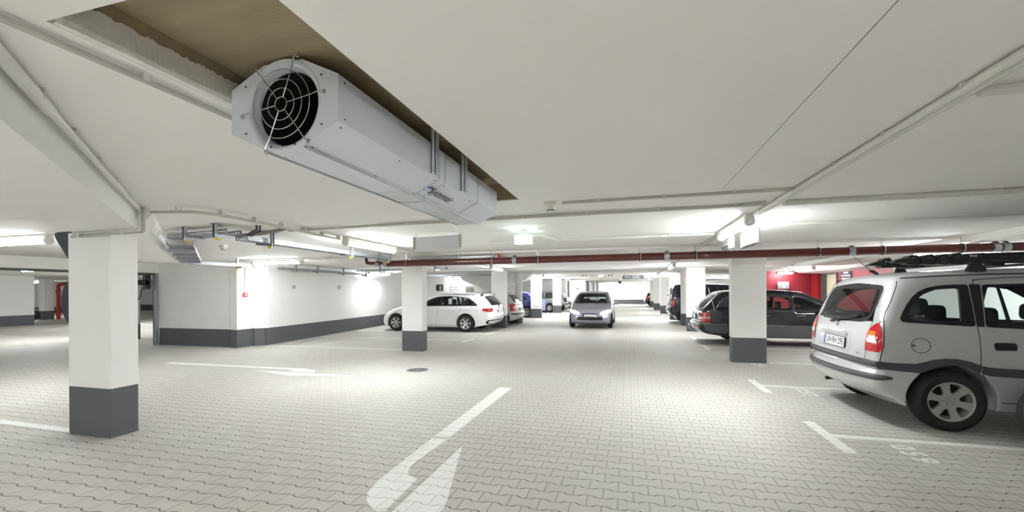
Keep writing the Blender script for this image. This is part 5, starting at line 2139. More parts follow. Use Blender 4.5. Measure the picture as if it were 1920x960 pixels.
zaf.wrap('bumper_rub_strip', 0.488, 0.548, 0.0, -1, 0.275, [(0.0, 0.0), (0.1, 0.018), (0.35, 0.026), (0.75, 0.022), (0.92, 0.012), (1.0, 0.0)], 'trim_grey',
         zfun=lambda kd, q: 0.0)
rec = rounded([(-0.36, 0.955), (-0.36, 0.735), (0.36, 0.735), (0.36, 0.955)], 0.05, 4)
zaf.lines('recess_shade_line', [rec + [rec[0]]], 0, 0.007, 'paint_grey', 0.003, fn=lambda y, z, off: zaf.on_rear(y, z, off))  # grey outline stands in for shade at the recess edge
pl = add_plate(zaf, 0.0, 0.822, 'UN\u00b7RH 295', tilt=0.10)
mb = MB()
p = Vector(zaf.on_rear(0, 0.93, 0.012))
mb.prism(rounded([(-0.30, -0.02), (0.30, -0.02), (0.28, 0.018), (-0.28, 0.018)], 0.012), 'x', -0.018, 0.012, 'paint_silver')
o = mb.build('handle_bar', zaf.t, bevel=0.006)
o.location = p
p = Vector(zaf.on_rear(0, 1.018, 0.008))
mb = MB()
mb.torus((0, 0, 0), (1, 0, -0.2), 0.036, 0.005, 'chrome', 28, 6)
mb.box((-0.004, -0.045, -0.004), (0.004, 0.045, 0.004), 'chrome')
mb.prism([(-0.03, 0.012), (0.005, 0.006), (0.03, -0.012), (-0.005, -0.006)], 'x', -0.004, 0.004, 'chrome')
o = mb.build('badge', zaf.t, SM)
o.location = p
mb = MB()
a = Vector(zaf.on_rear(0.02, 1.085, 0.03))
mb.cyl(Vector(zaf.on_rear(0.02, 1.075, 0.0)), a, 0.022, 'plastic_black', 14)
mb.tube([a, Vector(zaf.on_rear(-0.15, 1.105, 0.025)), Vector(zaf.on_rear(-0.40, 1.15, 0.018))], 0.011, 'plastic_black', 8)
mb.tube([Vector(zaf.on_rear(0.0, 1.12, 0.012)), Vector(zaf.on_rear(-0.42, 1.16, 0.012))], 0.006, 'plastic_black', 8)
mb.tube([a, Vector(zaf.on_rear(0.16, 1.055, 0.022))], 0.016, 'plastic_black', 8)
mb.build('rear_wiper', zaf.t, SM)
text_mesh('trim_lettering', '1.8', 0.035, 'ink_grey', zaf.t, 0.001, frame((0, -1, 0), (0, 0, 1), zaf.on_rear(-0.52, 0.735, 0.004)))
mb = MB()
mb.tube([(0.40, 0.48, 0.275), (0.24, 0.48, 0.270), (0.185, 0.48, 0.262)], 0.025, 'dark_metal', 12)
mb.build('exhaust_pipe', zaf.t, SM)
mb = MB()
mb.tube([(0.55, 0.0, 1.625), (0.50, 0.0, 1.665), (0.47, 0, 1.67)], 0.018, 'plastic_black', 10)
mb.cyl((0.50, 0, 1.655), (0.305, 0.0, 1.845), 0.005, 'plastic_black', 8, 0.003)
mb.build('aerial', zaf.t, SM)
zst = dict(n=6, ri=0.40, ro=0.86, half=0.30, a0=0.25, **{'in': 0.55})
for x in (0.76, 3.454):
    for sd in (-1, 1):
        zaf.wheel(x, sd, 0.308, 0.212, 0.195, zst, True, y_in=0.10)
# cabin
for y in (-0.36, 0.36):
    zaf.seat(2.35, y, 0.5, 1.05)
for y in (-0.38, 0.38):
    zaf.seat(1.42, y, 0.46, 1.03)
for x_, y in ((0.84, -0.34), (1.03, 0.30)):
    zaf.seat(x_, y, 0.40, 1.13)
mb = MB()
for k, z in enumerate((1.19, 1.265, 1.40)):
    mb.tube([(0.46, -0.30, z), (0.74, -0.30, z + 0.005)], 0.008, 'net_black', 6)
mb.prism([(0.60, 1.13), (0.645, 1.12), (0.60, 1.47), (0.565, 1.47)], 'y', -0.33, -0.31, 'net_black')
mb.prism([(0.50, 1.15), (0.525, 1.15), (0.525, 1.42), (0.50, 1.42)], 'y', -0.33, -0.31, 'net_black')
mb.sphere((0.755, -0.30, 1.405), 0.022, 'net_black')
mb.tube([(0.50, -0.32, 1.42), (0.50, -0.32, 0.9)], 0.012, 'net_black', 6)
mb.tube([(0.61, -0.32, 1.13), (0.62, -0.32, 0.9)], 0.014, 'net_black', 6)
mb.build('cargo_rack', zaf.t, SM)
mb = MB()
mb.prism([(3.0, 0.6), (3.3, 0.7), (3.3, 0.98), (2.95, 0.97), (2.85, 0.85)], 'y', -0.66, 0.66, 'car_lining')
mb.build('dashboard', zaf.t, bevel=0.03)
mb = MB()
mb.torus((2.75, 0.36, 0.93), (1, 0, -0.45), 0.185, 0.014, 'plastic_black', 28, 8)
mb.cyl((2.75, 0.36, 0.93), (2.95, 0.36, 0.84), 0.03, 'plastic_black', 10)
mb.build('steering_wheel', zaf.t, SM)
mb = MB()
mb.box((0.30, -0.66, 0.44), (1.0, 0.66, 1.04), 'car_lining')
mb.build('luggage_cover', zaf.t, bevel=0.02)
mirror_part(zaf, 2.92, 1.08, -1, 'paint_silver')
mirror_part(zaf, 2.92, 1.08, 1, 'paint_silver')
for sd in (1, -1):
    zaf.panel('headlight', zaf.front_fn(), rounded([(sd * 0.40, 0.62), (sd * 0.78, 0.66), (sd * 0.80, 0.78), (sd * 0.45, 0.75)], 0.03), 'lamp_clear', 0.004)
zaf.panel('grille', zaf.front_fn(), rounded([(-0.36, 0.62), (0.36, 0.62), (0.34, 0.72), (-0.34, 0.72)], 0.02), 'trim_black', 0.004)

# roof bars and carriers on the people carrier (they lift off: things of their own)
rz_ = lambda x: zaf.top_z(x)
for k, (x, lab) in enumerate(((1.10, 'black roof bar at the rear of the silver people carrier roof'), (1.92, 'black roof bar at the front of the silver people carrier roof'))):
    t = thing('roof_bar', lab, 'roof rack', (2.37 + x, 6.14, rz_(x) - 0.02), 0, 'roof bars of the people carrier')
    mb = MB()
    mb.prism(rounded([(-0.035, 0.062), (0.035, 0.062), (0.035, 0.092), (-0.035, 0.092)], 0.012), 'y', -0.62, 0.62, 'plastic_black')
    mb.build('crossbar', t, SM)
    for sd in (-1, 1):
        mb = MB()
        foot = rounded([(-0.075, -0.020), (0.080, -0.020), (0.075, 0.018), (0.032, 0.075), (-0.045, 0.088), (-0.060, 0.030), (-0.078, 0.010)], 0.010, 3)
        v, tr = cdt(foot, [ring2(0.012, 0.045, 0.010, 12)])
        yy = sd * 0.63
        n = len(v)
        vs = [(a, yy - 0.02, b) for a, b in v] + [(a, yy + 0.02, b) for a, b in v]
        fs = [list(q) for q in tr] + [[c + n for c in reversed(q)] for q in tr]
        ed = set()
        for q in tr:
            for a, b in ((q[0], q[1]), (q[1], q[2]), (q[2], q[0])):
                ed.add((a, b))
        fs += [[b, a, a + n, b + n] for a, b in ed if (b, a) not in ed]
        mb.add(vs, fs, 'plastic_black')
        mb.build('foot', t)
random.seed(5)
for k, (y, lab) in enumerate(((-0.45, 'black bicycle carrier along the near side of the silver car roof'), (0.15, 'black bicycle carrier along the far side of the silver car roof'))):
    x0, x1 = 0.52 + 0.05 * k, 2.25
    zb_ = rz_(1.2) + 0.074
    t = thing('bike_carrier', lab, 'bicycle carrier', (2.37 + x0, 6.14 + y, zb_), 0, 'bicycle carriers on the roof bars')
    L = x1 - x0
    mb = MB()
    prof = [(-0.045, 0.0), (0.045, 0.0), (0.05, 0.055), (0.03, 0.058), (0.025, 0.018), (-0.025, 0.018), (-0.03, 0.058), (-0.05, 0.055)]
    mb.prism(prof, 'x', 0.06, L, 'plastic_black')
    mb.build('wheel_channel', t)
    mb = MB()
    mb.prism([(-0.06, 0.0), (0.07, -0.004), (0.07, 0.052), (0.0, 0.042), (-0.05, 0.016)], 'y', -0.05, 0.05, 'plastic_black')
    mb.build('end_ramp', t, bevel=0.006)
    for x in (0.12, 0.26, 0.38, 0.50, 1.2):
        mb = MB()
        h_ = random.uniform(0.065, 0.095)
        mb.prism(rounded([(x - 0.06, -0.026), (x + 0.05, -0.030), (x + 0.07, 0.03), (x + 0.03, h_), (x - 0.03, h_ - 0.008), (x - 0.07, 0.03)], 0.018, 3), 'y', -0.058, 0.058, 'plastic_black')
        mb.sphere((x, -0.055, 0.04), 0.02, 'plastic_black')
        mb.build('wheel_strap', t, SM)
    mb = MB()
    mb.prism([(0.56, 0.0), (0.74, 0.0), (0.74, 0.085), (0.56, 0.078)], 'y', -0.056, 0.056, 'plastic_black')
    mb.tube([(0.70, 0.06, 0.07), (1.6, 0.06, 0.085)], 0.017, 'plastic_black', 10)
    mb.build('support_arm', t, bevel=0.006)
    text_mesh('maker_text', 'THULE', 0.022, 'sign_face', t, 0.0005, frame((1, 0, 0), (0, 0, 1), (0.64, -0.0568, 0.055)), bold=0.001)

# dusty spare wheel leaning at the right picture edge
t = thing('spare_wheel', 'dusty grey wheel standing beside the silver car, cut off by the right picture edge', 'wheel', (3.79, 5.02, 0))
wheel_at(t, (0, 0, 0.301), -1, 0.30, 0.19, 0.18, dict(n=8, ri=0.55, ro=0.80, half=0.22, a0=0.2, tyre='tyre_dusty', **{'in': 0.8}), True, name='tyre')

# ---- black estate car behind the right pillar -------------------------------------
top = [(0.22, 0.30, 0.03), (0.10, 0.34, 0.05), (0.02, 0.42, 0.06), (0.0, 0.50, 0.06), (0.005, 0.56, 0.06), (0.035, 0.595, 0.05, 'c'), (0.055, 0.62, 0.06), (0.07, 0.74, 0.07), (0.095, 0.88, 0.07), (0.13, 0.965, 0.07), (0.30, 1.14, 0.08), (0.50, 1.33, 0.08), (0.58, 1.385, 0.08), (0.70, 1.415, 0.08),
       (1.2, 1.455, 0.09), (1.9, 1.455, 0.09), (2.3, 1.425, 0.09), (2.50, 1.39, 0.09), (2.9, 1.20, 0.09), (3.30, 0.985, 0.09, 'c'), (3.36, 0.975, 0.09), (3.9, 0.92, 0.09), (4.40, 0.84, 0.09), (4.62, 0.77, 0.07), (4.66, 0.66, 0.06), (4.68, 0.60, 0.06), (4.75, 0.55, 0.06), (4.765, 0.46, 0.06), (4.74, 0.34, 0.05), (4.62, 0.24, 0.03), (4.45, 0.21, 0.03)]
mer = Car('estate_car', 'black estate car parked behind the right hand pillar, rear towards the aisle', 'car', top, (1.10, 3.90, 0.305), 0.868, 0.55, 0.93, 1.44, 0.19, 0.36, 0.225,
          'paint_black', (1.73, 12.90, 0), 0.0, kr=0.09, kf=0.2, crown=0.04, pr=0.05)
q_g = rounded([(0.50, 0.985), (0.56, 1.10), (0.66, 1.21), (0.80, 1.29), (1.42, 1.30), (1.38, 0.96), (0.80, 0.965)], 0.02, 3)
r_g = rounded([(1.49, 0.955), (1.53, 1.295), (2.16, 1.275), (2.185, 0.935)], 0.03, 3)
f_g = rounded([(2.275, 0.93), (2.262, 1.272), (2.44, 1.262), (2.62, 1.175), (2.90, 1.00), (2.93, 0.93)], 0.03, 3)
mer.body([q_g, r_g, f_g], [(0.14, 0.55, 0.99, 1.33), (2.58, 3.24, 1.0, 1.37)])
for sd in (-1, 1):
    f = mer.side_fn(sd)
    for g_, nm in ((q_g, 'quarter_window'), (r_g, 'door_window'), (f_g, 'door_window')):
        mer.panel(nm, f, g_, 'glass_clear', -0.004, 0.09)
    mer.lines('shut_lines', [[(2.225, 1.30), (2.235, 0.93), (2.26, 0.75), (2.265, 0.54), (2.24, 0.27)], [(1.45, 1.31), (1.44, 0.95), (1.46, 0.75), (1.50, 0.60)], [(3.25, 0.93), (3.2, 0.6), (3.22, 0.27)]], sd, 0.008)
    mer.lines('window_trim', [[(0.50, 0.968), (1.4, 0.942), (2.2, 0.920), (2.95, 0.912)]], sd, 0.018, 'trim_black', 0.004)
    mer.panel('lower_cladding', f, [(1.49, 0.545), (3.50, 0.515), (3.50, 0.28), (3.2, 0.25), (1.5, 0.25), (1.46, 0.34)], 'paint_anthracite', 0.004, 0.1)
    mer.panel('lower_cladding', f, [(0.16, 0.575), (0.72, 0.560), (0.76, 0.45), (0.735, 0.33), (0.34, 0.33), (0.22, 0.40)], 'paint_anthracite', 0.004, 0.08)
    mer.lines('chrome_strip', [[(0.16, 0.578), (0.73, 0.564)], [(1.50, 0.551), (3.52, 0.521)]], sd, 0.016, 'chrome', 0.008)
    for hx in (2.30, 1.52):
        mb = MB()
        p0, p1 = Vector(mer.on_side(hx, 0.785, sd, 0.022)), Vector(mer.on_side(hx + 0.20, 0.785, sd, 0.022))
        mb.tube([p0, p1], 0.014, 'trim_black', 10)
        mb.tube([p0 + Vector((0.01, sd * 0.006, 0.012)), p1 + Vector((-0.01, sd * 0.006, 0.012))], 0.005, 'chrome', 8)
        mb.build('door_handle', mer.t, SM)
    mb = MB()
    mb.tube([Vector(mer.on_side(x, mer.top_z(x) - 0.075 + 0.006, sd, -0.02)) + Vector((0, 0, 0.052)) for x in (0.62, 0.9, 1.3, 1.8, 2.3)], 0.013, 'trim_black', 8)
    for x in (0.7, 1.4, 2.1):
        a = Vector(mer.on_side(x, mer.top_z(x) - 0.07, sd, -0.02))
        mb.cyl(a, a + Vector((0, 0, 0.052)), 0.014, 'trim_black', 8)
    mb.build('roof_rail', mer.t, SM)
    # tail lamps: red, clear, red bands wrapping the corner
    def band(z0, z1, m_, nm, par=None, off=0.006, x_out=0.33, y_in=0.12):
        mb = MB()
        rows = []
        for z in (z0, (z0 + z1) / 2, z1):
            x, r = mer.rear_x(z)
            w = mer.W(x + r, z)
            row = [mer.on_rear(sd * ((w - r - y_in) + (r + y_in) * q / 8), z, off) for q in range(9)]
            row += [mer.on_side_raw(x + r + (mer.pre(x_out, z) - x - r) * q / 4, z, sd, off) for q in range(1, 5)]
            rows.append(row)
        vs = [p for r_ in rows for p in r_]
        mb.add(vs, [[i * 13 + q, i * 13 + q + 1, i * 13 + q + 14, i * 13 + q + 13] for i in range(2) for q in range(12)], m_)
        return mb.build(nm, par or mer.t, SM)
    b = band(0.615, 0.86, 'lamp_red', 'tail_lamp')
    band(0.700, 0.728, 'lamp_clear', 'reversing_lens', b, 0.009)
    band(0.730, 0.765, 'lamp_amber', 'indicator_lens', b, 0.0085)
    mirror_part(mer, 2.80, 0.93, sd, 'paint_black')
for y in (-0.37, 0.37):
    mer.seat(2.12, y, 0.5, 0.93, 0.32)
for y in (-0.37, 0.37):
    mer.seat(1.15, y, 0.5, 0.93, 0.34)
mer.panel('rear_window', mer.rear_fn(), rounded([(-0.60, 0.985), (0.60, 0.985), (0.54, 1.34), (-0.54, 1.34)], 0.05), 'glass_tint', 0.003)
mer.panel('windscreen', mer.top_fn(), [(2.56, -0.55), (3.26, -0.66), (3.26, 0.66), (2.56, 0.55)], 'glass_clear', -0.002, 0.1)
mer.wrap('bumper_strip', 0.535, 0.575, 0.0, -1, 0.72, [(0, 0), (0.2, 0.014), (0.8, 0.014), (1, 0)], 'paint_anthracite', taper=False)
add_plate(mer, 0.0, 0.745, '', w=0.46)
mb = MB()
mb.tube([(0.16, 0, 0.36), (0.02, 0, 0.35), (-0.06, 0, 0.38), (-0.075, 0, 0.44), (-0.075, 0, 0.47)], 0.016, 'steel', 10)
mb.sphere((-0.075, 0, 0.488), 0.026, 'steel')
mb.build('tow_hook', mer.t, SM)
mb = MB()
mb.tube([mer.on_rear(0.0, 0.97, 0.03), mer.on_rear(-0.1, 0.99, 0.04), mer.on_rear(-0.42, 1.01, 0.03)], 0.012, 'plastic_black', 8)
mb.build('rear_wiper', mer.t, SM)
mb = MB()
a = Vector(mer.on_side(0.44, 0.91, -1, 0.004))
mb.cyl(a, a + Vector((-0.16, -0.02, 0.62)), 0.004, 'steel', 8, 0.002)
mb.build('aerial', mer.t, SM)
mb = MB()
mb.torus((2.62, 0.37, 0.86), (1, 0, -0.45), 0.19, 0.014, 'plastic_black', 28, 8)
mb.prism([(2.75, 0.6), (3.2, 0.7), (3.2, 0.93), (2.95, 0.94), (2.72, 0.82)], 'y', -0.66, 0.66, 'car_lining')
mb.build('dashboard', mer.t, SM)
mst = dict(n=8, ri=0.5, ro=0.85, half=0.22, a0=0.2, **{'in': 0.6})
for x in (1.10, 3.90):
    for sd in (-1, 1):
        mer.wheel(x, sd, 0.305, 0.195, 0.19, mst, True, y_in=0.10)
for sd in (1, -1):
    mer.panel('headlight', mer.front_fn(), [(sd * 0.42, 0.60), (sd * 0.76, 0.60), (sd * 0.76, 0.74), (sd * 0.42, 0.74)], 'lamp_clear', 0.004)
mer.panel('grille', mer.front_fn(), [(-0.33, 0.58), (0.33, 0.58), (0.30, 0.76), (-0.30, 0.76)], 'trim_black', 0.006)

# ---- white estate car in the left bay -------------------------------------------------
top = [(0.24, 0.26, 0.03), (0.14, 0.33, 0.05), (0.08, 0.42, 0.07), (0.06, 0.52, 0.08), (0.065, 0.60, 0.08), (0.085, 0.66, 0.08), (0.09, 0.74, 0.08), (0.10, 0.84, 0.08), (0.13, 0.94, 0.08), (0.25, 1.10, 0.09), (0.45, 1.29, 0.09), (0.475, 1.335, 0.07), (0.44, 1.362, 0.05), (0.60, 1.385, 0.08), (1.0, 1.415, 0.10),
       (1.5, 1.43, 0.10), (2.0, 1.415, 0.10), (2.35, 1.365, 0.10), (2.55, 1.315, 0.10), (2.95, 1.12, 0.10), (3.32, 0.945, 0.10, 'c'), (3.38, 0.935, 0.10), (3.9, 0.875, 0.12), (4.3, 0.76, 0.12), (4.52, 0.66, 0.10), (4.63, 0.54, 0.09), (4.68, 0.42, 0.08), (4.68, 0.30, 0.05), (4.60, 0.21, 0.03), (4.4, 0.18, 0.03)]
aud = Car('estate_car', 'white estate car parked nose to the wall behind the left pillar', 'car', top, (1.095, 3.87, 0.312), 0.905, 0.60, 0.93, 1.41, 0.22, 0.355, 0.185,
          'paint_white', (-4.50, 15.02, 0), pi, kr=0.15, kf=0.34, crown=0.05, group=None, pr=0.06)
wins = [rounded([(0.665, 0.970), (0.80, 1.085), (1.011, 1.215), (1.20, 1.255), (1.17, 0.968)], 0.02, 3),
        rounded([(1.25, 0.968), (1.28, 1.262), (1.34, 1.270), (1.724, 1.294), (2.02, 1.288), (2.01, 0.965)], 0.02, 3),
        rounded([(2.10, 0.962), (2.11, 1.284), (2.238, 1.268), (2.45, 1.20), (2.62, 1.10), (2.82, 0.975), (2.80, 0.955)], 0.02, 3)]
outer = rounded([(0.63, 0.955), (0.78, 1.09), (1.0, 1.232), (1.34, 1.288), (1.724, 1.312), (2.05, 1.305), (2.26, 1.28), (2.50, 1.20), (2.72, 1.075), (2.92, 0.95), (2.8, 0.94)], 0.02, 3)
aud.body(wins, [(0.13, 0.44, 0.97, 1.27), (2.62, 3.26, 0.98, 1.29)])
for sd in (-1, 1):
    f = aud.side_fn(sd)
    aud.panel('window_surround', f, outer, 'trim_black', 0.0025, 0.09, wins)
    for k, g_ in enumerate(wins):
        aud.panel('quarter_window' if k == 0 else 'door_window', f, g_, 'glass_clear', -0.004, 0.09)
    aud.lines('shut_lines', [[(2.14, 0.94), (2.17, 0.7), (2.22, 0.42), (2.22, 0.22)], [(1.25, 0.94), (1.30, 0.75), (1.42, 0.58), (1.47, 0.40)], [(3.02, 0.92), (3.05, 0.6), (3.02, 0.22)]], sd, 0.008, 'ink_grey')
    aud.lines('sill_line', [[(1.46, 0.235), (3.5, 0.225)]], sd, 0.012, 'trim_black', 0.003)
    aud.lines('crease_shade', [[(0.55, 0.80), (1.5, 0.79), (3.4, 0.765)]], sd, 0.006, 'paint_grey', 0.001)  # grey strip on the white paint stands in for the body crease's shade
    for hx in (1.44, 2.31):
        mb = MB()
        mb.tube([aud.on_side(hx, 0.765, sd, 0.02), aud.on_side(hx + 0.19, 0.762, sd, 0.02)], 0.014, 'paint_white', 10)
        mb.build('door_handle', aud.t, SM)
    tl = rounded([(0.10, 0.865), (0.30, 0.855), (0.475, 0.835), (0.435, 0.74), (0.25, 0.728), (0.10, 0.735)], 0.03, 4)
    mb = MB()
    v, tr = cdt(resample(tl, 0.025), (), 0.025)

    def tlf(x, z):
        xr, r = aud.rear_x(z)
        if aud.pre(x, z) >= xr + r:
            return aud.on_side(x, z, sd, 0.011)
        lim = Vector(aud.on_side_raw(xr + r, z, sd, 0.011))
        w = aud.W(xr + r, z)
        return aud.on_rear(sd * (w - (lim.x - x) * 1.1), z, 0.011)
    mb.add([tlf(*p) for p in v], tr, 'lamp_red')
    b = mb.build('tail_lamp', aud.t, SM)
    aud.lines('lamp_strip', [[(0.33, 0.755), (0.445, 0.76)]], sd, 0.014, 'lamp_clear', 0.013, b)
    mirror_part(aud, 2.72, 0.95, sd, 'paint_white')
    aud.panel('headlight', aud.front_fn(), rounded([(sd * 0.45, 0.56), (sd * 0.80, 0.60), (sd * 0.82, 0.69), (sd * 0.50, 0.66)], 0.03), 'lamp_clear', 0.004)
    mb = MB()
    mb.tube([Vector(aud.on_side(x, aud.top_z(x) - 0.085, sd, -0.01)) + Vector((0, 0, 0.045)) for x in (0.8, 1.0, 1.4, 1.8, 2.1)], 0.012, 'chrome', 8)
    mb.build('roof_rail', aud.t, SM)
    aud.panel('fog_lamp', aud.front_fn(), rounded([(sd * 0.55, 0.30), (sd * 0.78, 0.33), (sd * 0.78, 0.40), (sd * 0.55, 0.40)], 0.02), 'trim_black', 0.004)
aud.panel('rear_window', aud.rear_fn(), rounded([(-0.66, 0.985), (0.0, 0.965), (0.66, 0.985), (0.62, 1.27), (0.56, 1.285), (-0.56, 1.285), (-0.62, 1.27)], 0.05), 'glass_dark', 0.004)
aud.panel('windscreen', aud.top_fn(), [(2.62, -0.56), (3.28, -0.68), (3.28, 0.68), (2.62, 0.56)], 'glass_clear', -0.002, 0.1)
aud.wrap('rear_diffuser', 0.30, 0.44, 0.0, 1, 0.34, [(0, 0.0), (0.1, 0.006), (0.9, 0.006), (1, 0)], 'trim_black', taper=True, zfun=lambda kd, q: (0.0 if kd == 'r' else -0.02))
add_plate(aud, 0.0, 0.74, '', w=0.50)
mb = MB()
for yy in (0.52, 0.44):
    mb.tube([(0.42, yy, 0.30), (0.20, yy, 0.31), (0.13, yy, 0.31)], 0.03, 'chrome', 12)
mb.build('exhaust_pipe', aud.t, SM)
mb = MB()
mb.tube([aud.on_rear(0.0, 0.955, 0.02), aud.on_rear(0.25, 0.99, 0.02), aud.on_rear(0.5, 1.02, 0.012)], 0.012, 'plastic_black', 8)
mb.sphere(aud.on_rear(0.0, 0.955, 0.02), 0.03, 'plastic_black')
mb.build('rear_wiper', aud.t, SM)
for k in range(4):
    mb = MB()
    mb.torus((0, 0, 0), (1, 0, -0.3), 0.035, 0.005, 'chrome', 20, 6)
    o = mb.build('badge_ring', aud.t, SM)
    o.location = aud.on_rear(-0.078 + 0.052 * k, 0.875, 0.008)
for y in (-0.38, 0.38):
    aud.seat(2.15, y, 0.5, 0.94, 0.34)
    aud.seat(1.20, y, 0.5, 0.94, 0.36)
ast = dict(n=6, ri=0.34, ro=0.86, half=0.30, a0=0.52, **{'in': 0.5})
for x in (1.095, 3.87):
    for sd in (-1, 1):
        aud.wheel(x, sd, 0.312, 0.215, 0.21, ast, False, y_in=0.10)


# ---- other cars further off -------------------------------------------------------------
def small_car(name, label, L, H, Wd, paint, loc, rz, wheel_style, van=False, lamps='rear', R=0.295, dark=False, alloy=True, plate=True, glass='glass_dark', hollow=False):
    sx, sz = L / 3.9, H / 1.43
    if van:
        pts = [(0.20, 0.28, 0.03), (0.05, 0.34, 0.05), (0.0, 0.44, 0.06), (0.0, 0.54, 0.06), (0.05, 0.60, 0.05), (0.07, 0.75, 0.07), (0.08, 0.90, 0.07), (0.11, 1.10, 0.07), (0.17, 1.30, 0.07), (0.24, 1.39, 0.07), (0.45, 1.425, 0.07),
               (1.2, 1.43, 0.07), (2.0, 1.42, 0.08), (2.35, 1.37, 0.08), (2.75, 1.12, 0.08), (3.10, 0.92, 0.08, 'c'), (3.16, 0.90, 0.08), (3.6, 0.78, 0.10), (3.80, 0.62, 0.09), (3.88, 0.46, 0.07), (3.88, 0.32, 0.05), (3.80, 0.22, 0.03), (3.6, 0.20, 0.03)]
    else:
        pts = [(0.20, 0.25, 0.03), (0.06, 0.32, 0.05), (0.0, 0.42, 0.07), (0.0, 0.54, 0.08), (0.05, 0.62, 0.08), (0.07, 0.74, 0.08), (0.10, 0.88, 0.08), (0.16, 0.99, 0.09), (0.30, 1.16, 0.09), (0.46, 1.31, 0.09), (0.62, 1.375, 0.09),
               (1.0, 1.415, 0.10), (1.5, 1.43, 0.10), (1.95, 1.405, 0.10), (2.20, 1.345, 0.10), (2.60, 1.14, 0.10), (3.02, 0.95, 0.10, 'c'), (3.08, 0.935, 0.10), (3.5, 0.82, 0.12), (3.75, 0.69, 0.11), (3.85, 0.54, 0.09), (3.9, 0.42, 0.08), (3.9, 0.32, 0.05), (3.83, 0.22, 0.03), (3.6, 0.19, 0.03)]
    pts = [(p[0] * sx, p[1] * sz) + tuple(p[2:]) for p in pts]
    car = Car(name, label, 'car', pts, (0.66 * sx, 3.17 * sx, R), Wd / 2, 0.55 * sz, 0.93 * sz, H, 0.10 if van else 0.20, R + 0.045, 0.20, paint, loc, rz, kr=0.10, kf=0.26, crown=0.04, pr=0.05)
    S = lambda P: [(a * sx, b * sz) for a, b in P]
    if hollow:
        hs = [[(0.58, 0.985), (0.74, 1.17), (0.90, 1.26), (1.12, 1.27), (1.12, 0.97)], [(1.18, 0.97), (1.18, 1.28), (1.50, 1.295), (1.58, 0.955)], [(1.66, 0.955), (1.60, 1.295), (1.92, 1.27), (2.18, 1.17), (2.46, 1.0), (2.50, 0.945)]]
        car.body([rounded(S(w_), 0.03, 3) for w_ in hs], [(0.16 * sx, 0.46 * sx, 1.0 * sz, 1.31 * sz), (2.24 * sx, 2.98 * sx, 0.97 * sz, 1.33 * sz)])
        for y in (-0.34, 0.34):
            car.seat(1.75 * sx, y, 0.48, 0.90, 0.34)
            car.seat(0.95 * sx, y, 0.48, 0.88, 0.36)
    else:
        car.body((), (), hollow=False)
    for sd in (-1, 1):
        f = car.side_fn(sd)
        if van:
            ws_ = [[(0.28, 0.95), (0.33, 1.33), (0.95, 1.36), (0.95, 0.94)], [(1.02, 0.94), (1.02, 1.36), (1.72, 1.36), (1.72, 0.92)], [(1.80, 0.92), (1.80, 1.35), (2.20, 1.31), (2.48, 1.15), (2.72, 0.95), (2.72, 0.91)]]
        else:
            ws_ = [[(0.58, 0.985), (0.74, 1.17), (0.90, 1.26), (1.12, 1.27), (1.12, 0.97)], [(1.18, 0.97), (1.18, 1.28), (1.50, 1.295), (1.58, 0.955)], [(1.66, 0.955), (1.60, 1.295), (1.92, 1.27), (2.18, 1.17), (2.46, 1.0), (2.50, 0.945)]]
        for w_ in ws_:
            car.panel('door_window', f, rounded(S(w_), 0.03, 3), glass, 0.003, 0.15)
        car.lines('shut_lines', [S([(1.62, 0.94), (1.64, 0.6), (1.64, 0.25)]), S([(2.62, 0.92), (2.64, 0.55), (2.60, 0.25)])], sd, 0.008)
        mirror_part(car, 2.42 * sx, 0.95 * sz, sd, paint)
        mb = MB()
        mb.tube([car.on_side(1.70 * sx, 0.78 * sz, sd, 0.02), car.on_side(1.88 * sx, 0.78 * sz, sd, 0.02)], 0.013, 'trim_black', 8)
        mb.build('door_handle', car.t, SM)
    return car, sx, sz


def rear_fit(car, sx, sz, zl0, zl1, yi=0.50, win=(0.99, 1.30), van=False, lamp='lamp_red', plate=True, glass='glass_dark'):
    W_ = car.W0
    car.panel('rear_window', car.rear_fn(), rounded([(-0.74 * W_, win[0] * sz), (0.74 * W_, win[0] * sz), (0.64 * W_, win[1] * sz), (-0.64 * W_, win[1] * sz)], 0.06), glass, 0.004)
    for sd in (-1, 1):
        mb = MB()
        rows = []
        n_ = 6
        for k in range(n_ + 1):
            z = zl0 + (zl1 - zl0) * k / n_
            x, r = car.rear_x(z)
            w = car.W(x + r, z)
            yin = w - r - 0.08
            rows.append([car.on_rear(sd * (yin + (w - yin) * q / 8), z, 0.007) for q in range(9)] + [car.on_side_raw(x + r + 0.05 * q, z, sd, 0.007) for q in (1, 2)])
        vs = [p for r_ in rows for p in r_]
        mb.add(vs, [[i * 11 + q, i * 11 + q + 1, i * 11 + q + 12, i * 11 + q + 11] for i in range(n_) for q in range(10)], lamp)
        b = mb.build('tail_lamp', car.t, SM)
        mb = MB()
        zc_ = (zl0 + zl1) / 2
        x, r = car.rear_x(zc_)
        w = car.W(x + r, zc_)
        q0 = [car.on_rear(sd * (w - r - 0.05 + (r + 0.03) * q / 4), z, 0.011) for z in (zc_ - 0.04, zc_ + 0.04) for q in range(5)]
        mb.add(q0, [[q, q + 1, q + 6, q + 5] for q in range(4)], 'lamp_clear')
        mb.build('reversing_lens', b)
    if plate:
        add_plate(car, 0, 0.70 * sz, '')
    car.wrap('bumper_strip', 0.47 * sz, 0.53 * sz, 0.0, 1, 0.30, [(0, 0), (0.3, 0.016), (0.7, 0.016), (1, 0)], 'trim_black')


def wheels(car, st, R, rim, y_in=0.10, dirty=False):
    for x in car.wheels[:2]:
        for sd in (-1, 1):
            car.wheel(x, sd, R, rim, 0.18, st, dirty, y_in=y_in)


